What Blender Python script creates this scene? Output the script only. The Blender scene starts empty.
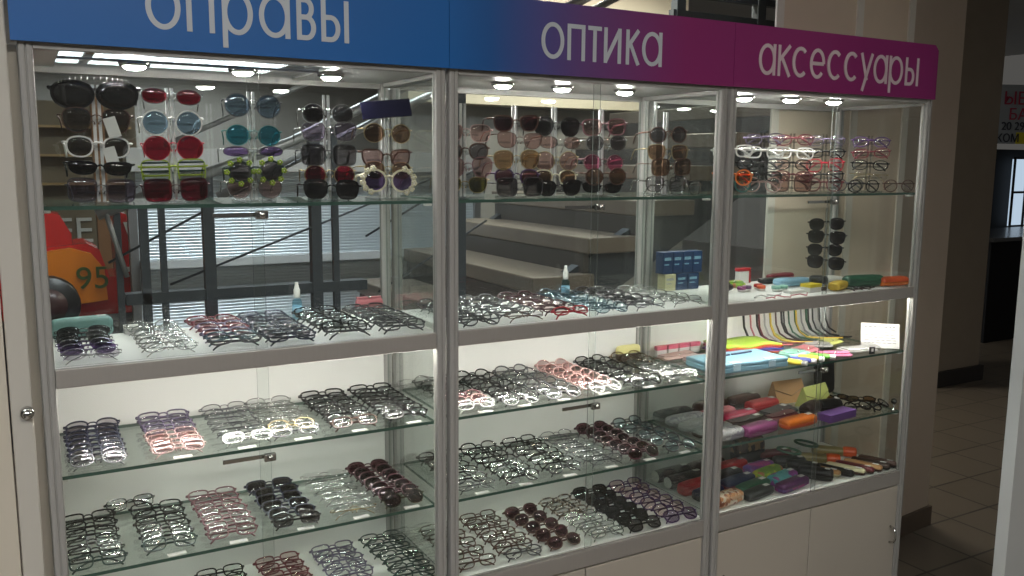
import bpy, bmesh, math, random
from math import sin, cos, pi, radians, sqrt
from mathutils import Vector, Matrix

random.seed(7)
SC = bpy.context.scene
COL = SC.collection
FZ = -0.28                      # floor level; z = 0 is a datum on the cabinets

# ------------------------------------------------------------------ camera
def cam_axes(yaw, pitch, roll):
    f = Vector((sin(yaw) * cos(pitch), cos(yaw) * cos(pitch), -sin(pitch)))
    r = Vector((cos(yaw), -sin(yaw), 0))
    u = r.cross(f)
    c, s = cos(roll), sin(roll)
    return c * r + s * u, -s * r + c * u, f

CR, CU, CF = cam_axes(0.5144, 0.1430, 0.0072)
cd = bpy.data.cameras.new('camera'); cam = bpy.data.objects.new('camera', cd); COL.objects.link(cam)
cd.sensor_fit = 'HORIZONTAL'; cd.sensor_width = 36.0; cd.lens = 873.03 * 36.0 / 1024.0
cd.clip_start = 0.05; cd.clip_end = 100
cam.matrix_world = Matrix(((CR.x, CU.x, -CF.x, -0.0148), (CR.y, CU.y, -CF.y, -2.1521), (CR.z, CU.z, -CF.z, 1.55), (0, 0, 0, 1)))
SC.camera = cam

# ------------------------------------------------------------------ world, exposure, hall lights
SC.view_settings.view_transform = 'Standard'
SC.view_settings.look = 'None'
SC.view_settings.exposure = 0.0
SC.view_settings.gamma = 1.0
SC.view_settings.use_curve_mapping = False
SC.cycles.transparent_max_bounces = 64
SC.cycles.max_bounces = 10
SC.cycles.caustics_reflective = False
SC.cycles.caustics_refractive = False
SC.cycles.sample_clamp_indirect = 4.0
SC.cycles.use_denoising = True

W = bpy.data.worlds.new('hall_air'); SC.world = W; W.use_nodes = True
W.node_tree.nodes['Background'].inputs[0].default_value = (0.68, 0.66, 0.62, 1)
W.node_tree.nodes['Background'].inputs[1].default_value = 0.11

SPOT_POWER, STRIP_POWER = 320.0, 88.0
HALL_LIGHTS = [  # x, y, sx, sy, emission, colour : luminaires set in the hall ceiling
    (-1.5, -3.4, 1.5, 0.6, 40.0, (0.95, 0.98, 1.0)),
    (0.7, -3.4, 1.5, 0.6, 26.0, (1.0, 0.94, 0.85)),
    (3.4, -3.0, 1.2, 0.4, 7.0, (1.0, 0.88, 0.74)),
]

# ------------------------------------------------------------------ materials
MATS = {}
def _new(name):
    m = bpy.data.materials.new(name); m.use_nodes = True
    nt = m.node_tree; nt.nodes.clear()
    out = nt.nodes.new('ShaderNodeOutputMaterial')
    return m, nt, out

def mat(name, color, rough=0.5, metal=0.0, noise=0.0, scale=20.0, stretch=(1, 1, 1), spec=0.5, emit=None, es=0.0):
    if name in MATS: return MATS[name]
    m, nt, out = _new(name)
    b = nt.nodes.new('ShaderNodeBsdfPrincipled')
    b.inputs['Base Color'].default_value = (*color, 1)
    b.inputs['Roughness'].default_value = rough
    b.inputs['Metallic'].default_value = metal
    b.inputs['Specular IOR Level'].default_value = spec
    if noise:
        tc = nt.nodes.new('ShaderNodeTexCoord'); mp = nt.nodes.new('ShaderNodeMapping')
        mp.inputs['Scale'].default_value = stretch
        nz = nt.nodes.new('ShaderNodeTexNoise'); nz.inputs['Scale'].default_value = scale; nz.inputs['Detail'].default_value = 4
        mx = nt.nodes.new('ShaderNodeMix'); mx.data_type = 'RGBA'
        mx.inputs[6].default_value = (*[c * (1 - noise) for c in color], 1)
        mx.inputs[7].default_value = (*[min(1, c * (1 + noise)) for c in color], 1)
        nt.links.new(tc.outputs['Object'], mp.inputs[0]); nt.links.new(mp.outputs[0], nz.inputs[0])
        nt.links.new(nz.outputs[0], mx.inputs[0]); nt.links.new(mx.outputs[2], b.inputs['Base Color'])
    if emit:
        b.inputs['Emission Color'].default_value = (*emit, 1); b.inputs['Emission Strength'].default_value = es
    nt.links.new(b.outputs[0], out.inputs[0])
    MATS[name] = m
    return m

def clear_mat(name, tint, gloss=1.0, rough=0.0, ior=1.5):
    """thin-walled glass: fresnel mix of transparency and reflection, the same on both sides of the wall"""
    if name in MATS: return MATS[name]
    m, nt, out = _new(name)
    g = nt.nodes.new('ShaderNodeNewGeometry')
    mr = nt.nodes.new('ShaderNodeMapRange'); mr.inputs[3].default_value = ior; mr.inputs[4].default_value = 1 / ior
    fr = nt.nodes.new('ShaderNodeFresnel')
    tr = nt.nodes.new('ShaderNodeBsdfTransparent'); tr.inputs[0].default_value = (*tint, 1)
    gl = nt.nodes.new('ShaderNodeBsdfGlossy'); gl.inputs['Roughness'].default_value = rough
    gl.inputs['Color'].default_value = (gloss, gloss, gloss, 1)
    mx = nt.nodes.new('ShaderNodeMixShader')
    nt.links.new(g.outputs['Backfacing'], mr.inputs[0]); nt.links.new(mr.outputs[0], fr.inputs[0])
    nt.links.new(fr.outputs[0], mx.inputs[0]); nt.links.new(tr.outputs[0], mx.inputs[1]); nt.links.new(gl.outputs[0], mx.inputs[2])
    nt.links.new(mx.outputs[0], out.inputs[0])
    MATS[name] = m
    return m

def emit_mat(name, color, s):
    if name in MATS: return MATS[name]
    m, nt, out = _new(name)
    e = nt.nodes.new('ShaderNodeEmission'); e.inputs[0].default_value = (*color, 1); e.inputs[1].default_value = s
    nt.links.new(e.outputs[0], out.inputs[0]); MATS[name] = m
    return m

def pattern_mat(name, cols, scale, rough=0.4, kind='voronoi'):
    if name in MATS: return MATS[name]
    m, nt, out = _new(name)
    tc = nt.nodes.new('ShaderNodeTexCoord')
    if kind == 'voronoi':
        t = nt.nodes.new('ShaderNodeTexVoronoi'); t.inputs['Scale'].default_value = scale; src = t.outputs['Color']
    else:
        t = nt.nodes.new('ShaderNodeTexNoise'); t.inputs['Scale'].default_value = scale; t.inputs['Detail'].default_value = 3; src = t.outputs[0]
    nt.links.new(tc.outputs['Object'], t.inputs[0])
    bw = nt.nodes.new('ShaderNodeRGBToBW'); nt.links.new(src, bw.inputs[0])
    r = nt.nodes.new('ShaderNodeValToRGB'); r.color_ramp.interpolation = 'CONSTANT'
    els = r.color_ramp.elements
    while len(els) < len(cols): els.new(0.5)
    lo, hi = (0.15, 0.85) if kind == 'voronoi' else (0.36, 0.64)
    for k, c in enumerate(cols):
        els[k].position = 0 if k == 0 else lo + (hi - lo) * k / len(cols); els[k].color = (*c, 1)
    nt.links.new(bw.outputs[0], r.inputs[0])
    b = nt.nodes.new('ShaderNodeBsdfPrincipled'); b.inputs['Roughness'].default_value = rough
    nt.links.new(r.outputs[0], b.inputs['Base Color']); nt.links.new(b.outputs[0], out.inputs[0])
    MATS[name] = m
    return m

def sign_mat(name, stops):
    """printed banner whose ink runs along the board's own length"""
    m, nt, out = _new(name)
    tc = nt.nodes.new('ShaderNodeTexCoord'); sp = nt.nodes.new('ShaderNodeSeparateXYZ')
    r = nt.nodes.new('ShaderNodeValToRGB'); els = r.color_ramp.elements
    while len(els) < len(stops): els.new(0.5)
    for k, (p, c) in enumerate(stops): els[k].position = p; els[k].color = (*c, 1)
    nt.links.new(tc.outputs['Generated'], sp.inputs[0]); nt.links.new(sp.outputs[0], r.inputs[0])
    b = nt.nodes.new('ShaderNodeBsdfPrincipled'); b.inputs['Roughness'].default_value = 0.45
    nt.links.new(r.outputs[0], b.inputs['Base Color']); nt.links.new(b.outputs[0], out.inputs[0])
    return m

def tile_mat():
    m, nt, out = _new('floor_tiles')
    tc = nt.nodes.new('ShaderNodeTexCoord'); mp = nt.nodes.new('ShaderNodeMapping')
    mp.inputs['Location'].default_value = (0.155, 0.155, 0)
    br = nt.nodes.new('ShaderNodeTexBrick'); br.offset = 0.0; br.squash = 1.0
    for k, v in (('Color1', (0.135, 0.112, 0.088, 1)), ('Color2', (0.16, 0.134, 0.107, 1)), ('Mortar', (0.035, 0.03, 0.026, 1))): br.inputs[k].default_value = v
    br.inputs['Scale'].default_value = 1.0; br.inputs['Mortar Size'].default_value = 0.006
    br.inputs['Brick Width'].default_value = 0.33; br.inputs['Row Height'].default_value = 0.33
    b = nt.nodes.new('ShaderNodeBsdfPrincipled'); b.inputs['Roughness'].default_value = 0.32
    nt.links.new(tc.outputs['Object'], mp.inputs[0]); nt.links.new(mp.outputs[0], br.inputs[0])
    nt.links.new(br.outputs[0], b.inputs['Base Color']); nt.links.new(b.outputs[0], out.inputs[0])
    return m

ALU = mat('brushed_aluminium', (0.37, 0.36, 0.34), 0.55, 0.0, 0.02, 6)
ALU_DARK = mat('dark_aluminium', (0.16, 0.16, 0.16), 0.5, 0.4)  # darker aluminium of the plinths and shutter guide rails
RAIL = mat('grey_rail_aluminium', (0.40, 0.375, 0.345), 0.48, 0.25, 0.05, 16, (8, 1, 1))
WHITE = mat('white_laminate', (0.80, 0.79, 0.76), 0.45, 0, 0.03, 3)
ROOFM = mat('grey_white_roof_laminate', (0.62, 0.61, 0.59), 0.35, 0, 0.03, 4)
CREAM = mat('cream_laminate', (0.50, 0.455, 0.39), 0.4, 0, 0.03, 4)
BLACK = mat('black_plastic', (0.012, 0.012, 0.013), 0.35)
CHROME = mat('chrome', (0.62, 0.62, 0.60), 0.16, 1.0)
GLASS = clear_mat('clear_pane_glass', (0.975, 0.988, 0.98), 0.95)
SHELF = clear_mat('shelf_glass', (0.95, 0.985, 0.968), 0.95)
EDGE = mat('green_glass_edge', (0.055, 0.115, 0.09), 0.12)
PEDGE = mat('pale_glass_edge', (0.22, 0.24, 0.23), 0.2)
ACRYL = clear_mat('clear_acrylic', (0.82, 0.83, 0.83), 1.0, 0.08, 1.9)
FROST = mat('frosted_acrylic', (0.70, 0.71, 0.71), 0.25, spec=0.8)
PAPER = mat('white_paper', (0.74, 0.73, 0.70), 0.7)
LAMP = emit_mat('spot_lamp_glow', (1.0, 0.98, 0.93), SPOT_POWER)
STRIP = emit_mat('led_strip_glow', (1.0, 0.965, 0.90), STRIP_POWER)
LETTER = mat('silver_white_lettering', (0.56, 0.60, 0.64), 0.4)
LETTER_PINK = mat('pinkish_white_lettering', (0.66, 0.54, 0.57), 0.4)

# ------------------------------------------------------------------ mesh building
class MB:
    def __init__(s): s.v, s.f, s.m, s.mats, s.sm = [], [], [], [], []
    def mi(s, m):
        if m not in s.mats: s.mats.append(m)
        return s.mats.index(m)
    def add(s, vs, fs, m, smooth=False, xf=None):
        o = len(s.v); k = s.mi(m)
        s.v += [tuple(xf @ Vector(p)) if xf else tuple(p) for p in vs]
        for f in fs: s.f.append([i + o for i in f]); s.m.append(k); s.sm.append(smooth)
        return s
    def box(s, x0, x1, y0, y1, z0, z1, m, edge=None, thin=None, xf=None, bev=0):
        if bev:
            bm = bmesh.new(); bmesh.ops.create_cube(bm, size=1)
            bmesh.ops.transform(bm, matrix=Matrix.Translation(((x0 + x1) / 2, (y0 + y1) / 2, (z0 + z1) / 2)) @ Matrix.Diagonal((x1 - x0, y1 - y0, z1 - z0, 1)), verts=bm.verts)
            bmesh.ops.bevel(bm, geom=list(bm.edges), offset=bev, segments=2, affect='EDGES', profile=0.5)
            bm.verts.index_update()
            s.add([v.co.copy() for v in bm.verts], [[v.index for v in f.verts] for f in bm.faces], m, False, xf); bm.free()
            return s
        vs = [(x, y, z) for x in (x0, x1) for y in (y0, y1) for z in (z0, z1)]
        fs = {'x': [[0, 1, 3, 2], [4, 6, 7, 5]], 'y': [[0, 4, 5, 1], [2, 3, 7, 6]], 'z': [[0, 2, 6, 4], [1, 5, 7, 3]]}
        if edge is None: return s.add(vs, fs['x'] + fs['y'] + fs['z'], m, False, xf)
        o = len(s.v); s.v += [tuple(xf @ Vector(p)) if xf else p for p in vs]
        for ax in 'xyz':                       # a pane: its two broad faces are clear, its rims show the glass edge
            k = s.mi(m if ax == thin else edge)
            for f in fs[ax]: s.f.append([i + o for i in f]); s.m.append(k); s.sm.append(False)
        return s
    def tube(s, pts, r, m, n=6, closed=False, flat=1.0, smooth=True):
        pts = [Vector(p) for p in pts]; N = len(pts); vs = []
        rr = r if isinstance(r, (list, tuple)) else [r] * N
        up = None
        for i, p in enumerate(pts):
            a = pts[(i - 1) % N] if (closed or i > 0) else p
            b = pts[(i + 1) % N] if (closed or i < N - 1) else p
            t = (b - a).normalized()
            if up is None: up = Vector((0, 0, 1)) if abs(t.z) < 0.9 else Vector((0, 1, 0))
            x = up.cross(t).normalized(); y = t.cross(x).normalized(); up = y
            for k in range(n):
                an = 2 * pi * k / n + pi / n
                vs.append(p + x * cos(an) * rr[i] * flat + y * sin(an) * rr[i])
        fs = []
        for i in range(N if closed else N - 1):
            j = (i + 1) % N
            for k in range(n): fs.append([i * n + k, i * n + (k + 1) % n, j * n + (k + 1) % n, j * n + k])
        if not closed: fs += [list(range(n))[::-1], [(N - 1) * n + k for k in range(n)]]
        return s.add(vs, fs, m, smooth)
    def lathe(s, prof, m, c=(0, 0, 0), n=20, smooth=True, xf=None):
        vs = []; fs = []
        for r, z in prof:
            for k in range(n):
                a = 2 * pi * k / n; vs.append((c[0] + r * cos(a), c[1] + r * sin(a), c[2] + z))
        for i in range(len(prof) - 1):
            for k in range(n): fs.append([i * n + k, i * n + (k + 1) % n, (i + 1) * n + (k + 1) % n, (i + 1) * n + k])
        fs += [list(range(n))[::-1], [(len(prof) - 1) * n + k for k in range(n)]]
        return s.add(vs, fs, m, smooth, xf)
    def prism(s, poly, z0, z1, m, xf=None, smooth=False):
        n = len(poly)
        vs = [(x, y, z0) for x, y in poly] + [(x, y, z1) for x, y in poly]
        fs = [list(range(n))[::-1], list(range(n, 2 * n))] + [[k, (k + 1) % n, n + (k + 1) % n, n + k] for k in range(n)]
        return s.add(vs, fs, m, smooth, xf)
    def mesh(s, name):
        me = bpy.data.meshes.new(name); me.from_pydata(s.v, [], s.f)
        for m in s.mats: me.materials.append(m)
        me.polygons.foreach_set('material_index', s.m); me.polygons.foreach_set('use_smooth', s.sm)
        me.update()
        bm = bmesh.new(); bm.from_mesh(me); bmesh.ops.recalc_face_normals(bm, faces=bm.faces); bm.to_mesh(me); bm.free()
        return me
    def build(s, name, parent=None, loc=None, rot=None):
        return place(name, s.mesh(name), parent, loc, rot)

def place(name, me, parent=None, loc=None, rot=None):
    o = bpy.data.objects.new(name, me); COL.objects.link(o)
    if parent: o.parent = parent
    if loc: o.location = loc
    if rot: o.rotation_euler = rot
    return o

def tag(o, label=None, cat=None, group=None, kind=None):
    if label: o['label'] = label
    if cat: o['category'] = cat
    if group: o['group'] = group
    if kind: o['kind'] = kind
    return o

def thing(name, label, cat, loc=(0, 0, 0), rot=(0, 0, 0), group=None):
    o = bpy.data.objects.new(name, None); COL.objects.link(o); o.location = loc; o.rotation_euler = rot
    o.empty_display_size = 0.05
    return tag(o, label, cat, group)

def struct(name, mb, label=None, cat=None):
    return tag(mb.build(name), label, cat, None, 'structure')

def RX(a): return Matrix.Rotation(a, 4, 'X')
def RY(a): return Matrix.Rotation(a, 4, 'Y')
def RZ(a): return Matrix.Rotation(a, 4, 'Z')
def TR(*p): return Matrix.Translation(p)

def text_mesh(body, size, depth, m):
    cu = bpy.data.curves.new('lettering', 'FONT'); cu.body = body; cu.size = size; cu.extrude = depth
    o = bpy.data.objects.new('lettering', cu); COL.objects.link(o)
    bpy.context.view_layer.update()
    me = bpy.data.meshes.new_from_object(o.evaluated_get(bpy.context.evaluated_depsgraph_get()))
    bpy.data.objects.remove(o); bpy.data.curves.remove(cu)
    me.materials.clear(); me.materials.append(m)
    return me

# ================================================================== THE SETTING
struct('floor', MB().box(-5, 14, -6, 18, FZ - 0.1, FZ, tile_mat()), 'dark beige square floor tiles of the shopping hall', 'floor')
CEILM = mat('hall_ceiling_paint', (0.42, 0.43, 0.44), 0.8, 0, 0.06, 2)
struct('ceiling', MB().box(-5, 14, -6, 18, 3.3, 3.4, CEILM), 'grey ceiling of the shopping hall', 'ceiling')
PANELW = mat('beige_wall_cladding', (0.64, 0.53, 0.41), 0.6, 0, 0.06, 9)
PARTM = mat('pale_partition_board', (0.66, 0.60, 0.50), 0.5, 0, 0.03, 3)
struct('wall_left', MB().box(-1.6, -0.060, -0.035, 0.03, FZ, 2.6, PARTM), 'pale beige partition board left of the cabinets', 'wall')
struct('trim_1', MB().box(-0.057, -0.014, -0.028, 0.03, FZ, 2.4, mat('grey_jamb', (0.60, 0.57, 0.51), 0.45), bev=0.004).box(-0.057, 0.004, 0.031, 0.435, FZ, 1.79, mat('grey_jamb', (0.42, 0.41, 0.38))), 'grey edge post of the left partition', 'trim')
struct('wall_back', MB().box(2.9, 6.1, 5.0, 5.15, FZ, 2.05, mat('grey_hall_wall', (0.26, 0.26, 0.25), 0.7, 0, 0.05, 2)), 'grey hall wall far behind the cabinets', 'wall')
struct('wall_upper', MB().box(2.9, 5.90, 4.8, 5.1, 2.055, 3.3, mat('cream_hall_wall', (0.76, 0.71, 0.58), 0.7, 0, 0.03, 2)), 'cream upper hall wall showing above the middle sign', 'wall')
struct('wall_far', MB().box(-5, 14, 17.6, 17.8, FZ, 3.3, mat('far_wall', (0.15, 0.14, 0.125), 0.8, 0, 0.2, 1.2)), 'dim far wall of the hall', 'wall')

# clad pillar behind the accessories cabinet
PANELW_SHADE = mat('shaded_beige_cladding', (0.47, 0.39, 0.31), 0.6, 0, 0.06, 9)  # same cladding painted darker, for the weaker light on the right face
STRIPM = mat('pale_joint_strip', (0.66, 0.62, 0.55), 0.45)
pm = MB()
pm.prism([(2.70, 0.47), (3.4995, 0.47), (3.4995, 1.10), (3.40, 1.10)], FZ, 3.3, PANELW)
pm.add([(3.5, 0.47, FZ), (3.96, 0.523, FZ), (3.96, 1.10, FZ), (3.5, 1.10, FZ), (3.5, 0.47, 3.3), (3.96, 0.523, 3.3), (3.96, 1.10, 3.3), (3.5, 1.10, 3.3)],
       [[0, 3, 2, 1], [4, 5, 6, 7], [0, 1, 5, 4], [1, 2, 6, 5], [2, 3, 7, 6], [3, 0, 4, 7]], PANELW_SHADE)
pil = tag(pm.build('pillar'), 'beige clad pillar directly behind the right-hand cabinet', 'pillar', None, 'structure')
sm_ = MB()
for x in (2.685, 3.155, 3.492): sm_.box(x - 0.02, x + 0.02, 0.462, 0.472, FZ + 0.1, 3.3, STRIPM)
sm_.build('joint_strip', pil)
MB().add([(2.7, 0.455, FZ), (3.5, 0.455, FZ), (3.975, 0.508, FZ), (3.975, 1.12, FZ), (3.40, 1.12, FZ), (2.7, 0.455, FZ + 0.1), (3.5, 0.455, FZ + 0.1), (3.975, 0.508, FZ + 0.1), (3.975, 1.12, FZ + 0.1), (3.40, 1.12, FZ + 0.1)],
         [[0, 1, 6, 5], [1, 2, 7, 6], [2, 3, 8, 7], [3, 4, 9, 8], [4, 0, 5, 9], [5, 6, 7, 8, 9], [4, 3, 2, 1, 0]], mat('brown_plinth', (0.10, 0.075, 0.055), 0.5)).build('plinth', pil)
# second pillar deeper in the passage
p2 = tag(MB().box(6.55, 7.12, 2.28, 2.9, FZ, 3.3, mat('dim_brown_cladding', (0.30, 0.255, 0.20), 0.6, 0, 0.08, 6)).build('pillar'), 'second brown pillar deeper along the right-hand passage', 'pillar', None, 'structure')
MB().box(6.52, 7.15, 2.25, 2.93, FZ, FZ + 0.13, mat('black_plinth', (0.025, 0.022, 0.02), 0.5)).build('plinth', p2)

# ceiling lights (front hall, then the big panels beyond the cabinets)
def ceiling_light(x, y, sx, sy, e, c, label, i):
    t = thing('ceiling_light', label, 'ceiling light', (x, y, 3.3), group='hall ceiling lights')
    MB().box(-sx / 2, sx / 2, -sy / 2, sy / 2, -0.02, -0.008, emit_mat('luminaire_%d' % i, c, e)).build('diffuser', t)
    f = MB(); k = 0.03
    for a in ((-sx / 2 - k, sx / 2 + k, -sy / 2 - k, -sy / 2), (-sx / 2 - k, sx / 2 + k, sy / 2, sy / 2 + k), (-sx / 2 - k, -sx / 2, -sy / 2, sy / 2), (sx / 2, sx / 2 + k, -sy / 2, sy / 2)):
        f.box(*a, -0.03, -0.001, WHITE)
    f.build('frame', t)
for i, a in enumerate(HALL_LIGHTS):
    ceiling_light(*a, ['cool rectangular ceiling light ahead of the blue sign', 'white rectangular ceiling light ahead of the middle sign', 'small warm ceiling light ahead of the magenta sign'][i], i)
ceiling_light(0.87, 14.0, 0.44, 5.0, 11.0, (0.86, 0.95, 1.0), 'narrow bright ceiling light seen through the left cabinet roof', 10)
ceiling_light(2.85, 14.0, 3.2, 5.0, 11.0, (0.88, 0.96, 1.0), 'wide bright ceiling light seen through the left cabinet roof', 11)
ceiling_light(4.6, 3.7, 1.6, 0.4, 44.0, (1.0, 0.93, 0.78), 'warm ceiling light washing the cream wall behind', 12)
ceiling_light(1.5, 2.5, 1.6, 0.5, 34.0, (0.9, 0.96, 1.0), 'added cool fill light above, brightening the roller shutter', 13)  # unseen lamp added to brighten the shutter
ceiling_light(0.2, 3.3, 0.5, 0.5, 14.0, (1.0, 0.94, 0.85), 'added small square fill light brightening the red ride-on car', 15)  # unseen lamp added so the car shows brighter
ceiling_light(11.3, 8.0, 0.5, 5.0, 1.8, (0.85, 0.95, 1.0), 'strip ceiling light over the far dark shop', 14)

# ================================================================== DISPLAY CABINETS
CN = ['left', 'middle', 'right']
Z_ROOF, Z_CT, Z_A, Z_B, Z_C, Z_BASE = 1.785, 1.083, 1.446, 0.826, 0.579, 0.340
def cabinet(i):
    x0 = float(i)
    t = thing('display_cabinet', ['aluminium and glass display cabinet under the blue sign, full of eyewear',
                                  'aluminium and glass display cabinet under the blue-to-magenta sign in the middle',
                                  'aluminium and glass display cabinet of accessories under the magenta sign'][i], 'display cabinet', (x0, 0, FZ), group='three joined display cabinets')
    if i == 2: t.scale = (1.03, 1, 1)
    def P(mb, name): return mb.build(name, t, (0, 0, -FZ))
    # four posts, grooved profile
    for xa, xb in ((0.005, 0.034), (0.966, 0.995)):
        for ya, yb in ((0.0, 0.030), (0.405, 0.432)):
            m = MB(); yc = (yb - ya); xc = xb - xa
            poly = []
            for (a, b) in ((0.22, 0), (0.42, 0), (0.46, 0.12), (0.54, 0.12), (0.58, 0), (0.78, 0), (0.94, 0.06), (1, 0.25), (1, 0.42), (0.9, 0.46), (0.9, 0.54), (1, 0.58), (1, 0.78), (0.94, 0.94), (0.78, 1), (0.22, 1), (0.06, 0.94), (0, 0.78), (0, 0.58), (0.1, 0.54), (0.1, 0.46), (0, 0.42), (0, 0.25), (0.06, 0.06)):
                poly.append((xa + a * xc, ya + b * yc))
            m.prism(poly, FZ, 1.794, ALU)
            P(m, 'post')
    # roof
    if i == 0:
        P(MB().box(0.034, 0.966, 0.03, 0.405, 1.786, 1.794, GLASS, PEDGE, 'z'), 'roof_glass')
        P(MB().box(0.034, 0.085, 0.03, 0.405, 1.782, 1.7855, ROOFM), 'roof_panel')
        P(MB().box(0.70, 0.966, 0.03, 0.405, 1.782, 1.7855, ROOFM), 'roof_panel')
        P(MB().box(0.085, 0.70, 0.157, 0.173, 1.780, 1.7855, ALU), 'lamp_bar')
    else:
        P(MB().box(0.034, 0.966, 0.03, 0.405, 1.785, 1.797, ROOFM), 'roof_panel')
    P(MB().box(0.034, 0.966, 0.002, 0.026, 1.782, 1.794, ALU), 'top_rail')
    P(MB().box(0.034, 0.966, 0.408, 0.430, 1.768, 1.792, ALU), 'top_rail')
    for xa in (0.010, 0.974): P(MB().box(xa, xa + 0.016, 0.03, 0.405, 1.772, 1.785, ALU), 'top_rail')
    # glass back above, white back below, glass sides
    P(MB().box(0.034, 0.966, 0.416, 0.421, 1.083, 1.770, GLASS, PEDGE, 'y'), 'back_glass')
    P(MB().box(0.030, 0.970, 0.410, 0.418, 0.30, 1.060, WHITE), 'back_panel')
    for xa in (0.017, 0.978): P(MB().box(xa, xa + 0.005, 0.030, 0.405, 0.340, 1.775, GLASS, PEDGE, 'x'), 'side_glass')
    # counter and base decks with their front rails
    P(MB().box(0.023, 0.977, 0.020, 0.409, 1.063, 1.081, WHITE), 'counter_deck')
    P(MB().box(0.034, 0.966, 0.002, 0.0195, 1.040, 1.083, RAIL, bev=0.002), 'counter_rail')
    P(MB().box(0.023, 0.977, 0.022, 0.409, 0.322, 0.340, WHITE), 'base_deck')
    P(MB().box(0.034, 0.966, 0.002, 0.0215, 0.283, 0.338, RAIL, bev=0.002), 'base_rail')
    for xa in (0.008, 0.980): P(MB().box(xa, xa + 0.012, 0.03, 0.405, FZ + 0.04, 0.322, CREAM), 'side_panel')
    P(MB().box(0.03, 0.97, 0.395, 0.405, FZ + 0.04, 0.30, CREAM), 'rear_panel')
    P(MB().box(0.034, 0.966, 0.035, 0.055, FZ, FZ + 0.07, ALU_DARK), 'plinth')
    for k, (xa, xb) in enumerate(((0.037, 0.479), (0.484, 0.963))):
        d = P(MB().box(xa, xb, 0.006, 0.022, FZ + 0.05, 0.276, CREAM, bev=0.002), 'base_door')
        hx = xa + 0.030 if k == 0 else xb - 0.030
        MB().tube([(hx, 0.006, 0.045), (hx, -0.012, 0.05), (hx, -0.020, 0.065), (hx, -0.020, 0.092), (hx, -0.012, 0.107), (hx, 0.006, 0.112)], 0.0045, CHROME, 8).build('door_handle', d)
    # glass shelves on clips
    for z in (Z_A, Z_B, Z_C):
        s = P(MB().box(0.026, 0.974, 0.032, 0.400, z - 0.0085, z, SHELF, EDGE, 'z'), 'glass_shelf')
        for xa in (0.030, 0.952):
            for ya in (0.036, 0.37): MB().box(xa, xa + 0.018, ya, ya + 0.024, z - 0.0155, z - 0.009, PAPER, bev=0.002).build('shelf_clip', s)
    # sliding doors, lock bar on the overlap
    for (za, zb, zl) in ((1.086, 1.780, 1.419), (0.342, 1.038, 0.806)):
        P(MB().box(0.036, 0.508, 0.0170, 0.0195, za, zb, GLASS, PEDGE, 'y'), 'sliding_door')
        d = P(MB().box(0.478, 0.964, 0.0090, 0.0115, za, zb, GLASS, PEDGE, 'y'), 'sliding_door')
        k = MB()
        k.box(0.388, 0.496, 0.0121, 0.0160, zl - 0.005, zl + 0.005, CHROME)
        k.box(0.486, 0.516, -0.006, 0.0085, zl - 0.010, zl + 0.010, CHROME, bev=0.003)
        k.lathe([(0.007, 0), (0.007, 0.008), (0.005, 0.010)], CHROME, n=14, xf=TR(0.501, -0.005, zl) @ RX(pi / 2))
        k.build('lock', d)
    # lights
    for xs, ys in ((((0.25, 0.165), (0.505, 0.165), (0.735, 0.165))), ((0.27, 0.185), (0.48, 0.185), (0.72, 0.185)), ((0.215, 0.165), (0.40, 0.13), (0.592, 0.11)))[i]:
        zr = 1.780 if i == 0 else 1.785
        sp = P(MB().lathe([(0.036, zr), (0.036, zr - 0.006), (0.031, zr - 0.010), (0.026, zr - 0.010), (0.026, zr - 0.003)], CHROME, (xs, ys, 0), 24), 'spotlight')
        MB().lathe([(0.025, zr - 0.0045), (0.025, zr - 0.011), (0.018, zr - 0.016), (0.006, zr - 0.018)], LAMP, (xs, ys, 0), 20).build('lamp_lens', sp)
    st = P(MB().box(0.04, 0.96, 0.024, 0.048, 1.052, 1.0625, ALU), 'light_strip')
    MB().box(0.045, 0.955, 0.028, 0.044, 1.047, 1.0515, STRIP).build('led_diffuser', st)
    return t
cabs = [cabinet(i) for i in range(3)]

# lock on the left partition edge
lk = thing('door_lock', 'round chrome lock on the partition edge left of the cabinets', 'lock', (-0.026, -0.028, 1.003))
MB().lathe([(0.014, 0), (0.014, 0.010), (0.012, 0.014)], CHROME, n=24, xf=RX(pi / 2)).build('rose', lk)
MB().lathe([(0.009, 0.014), (0.009, 0.024), (0.007, 0.027)], CHROME, n=20, xf=RX(pi / 2)).build('cylinder', lk)

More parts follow.
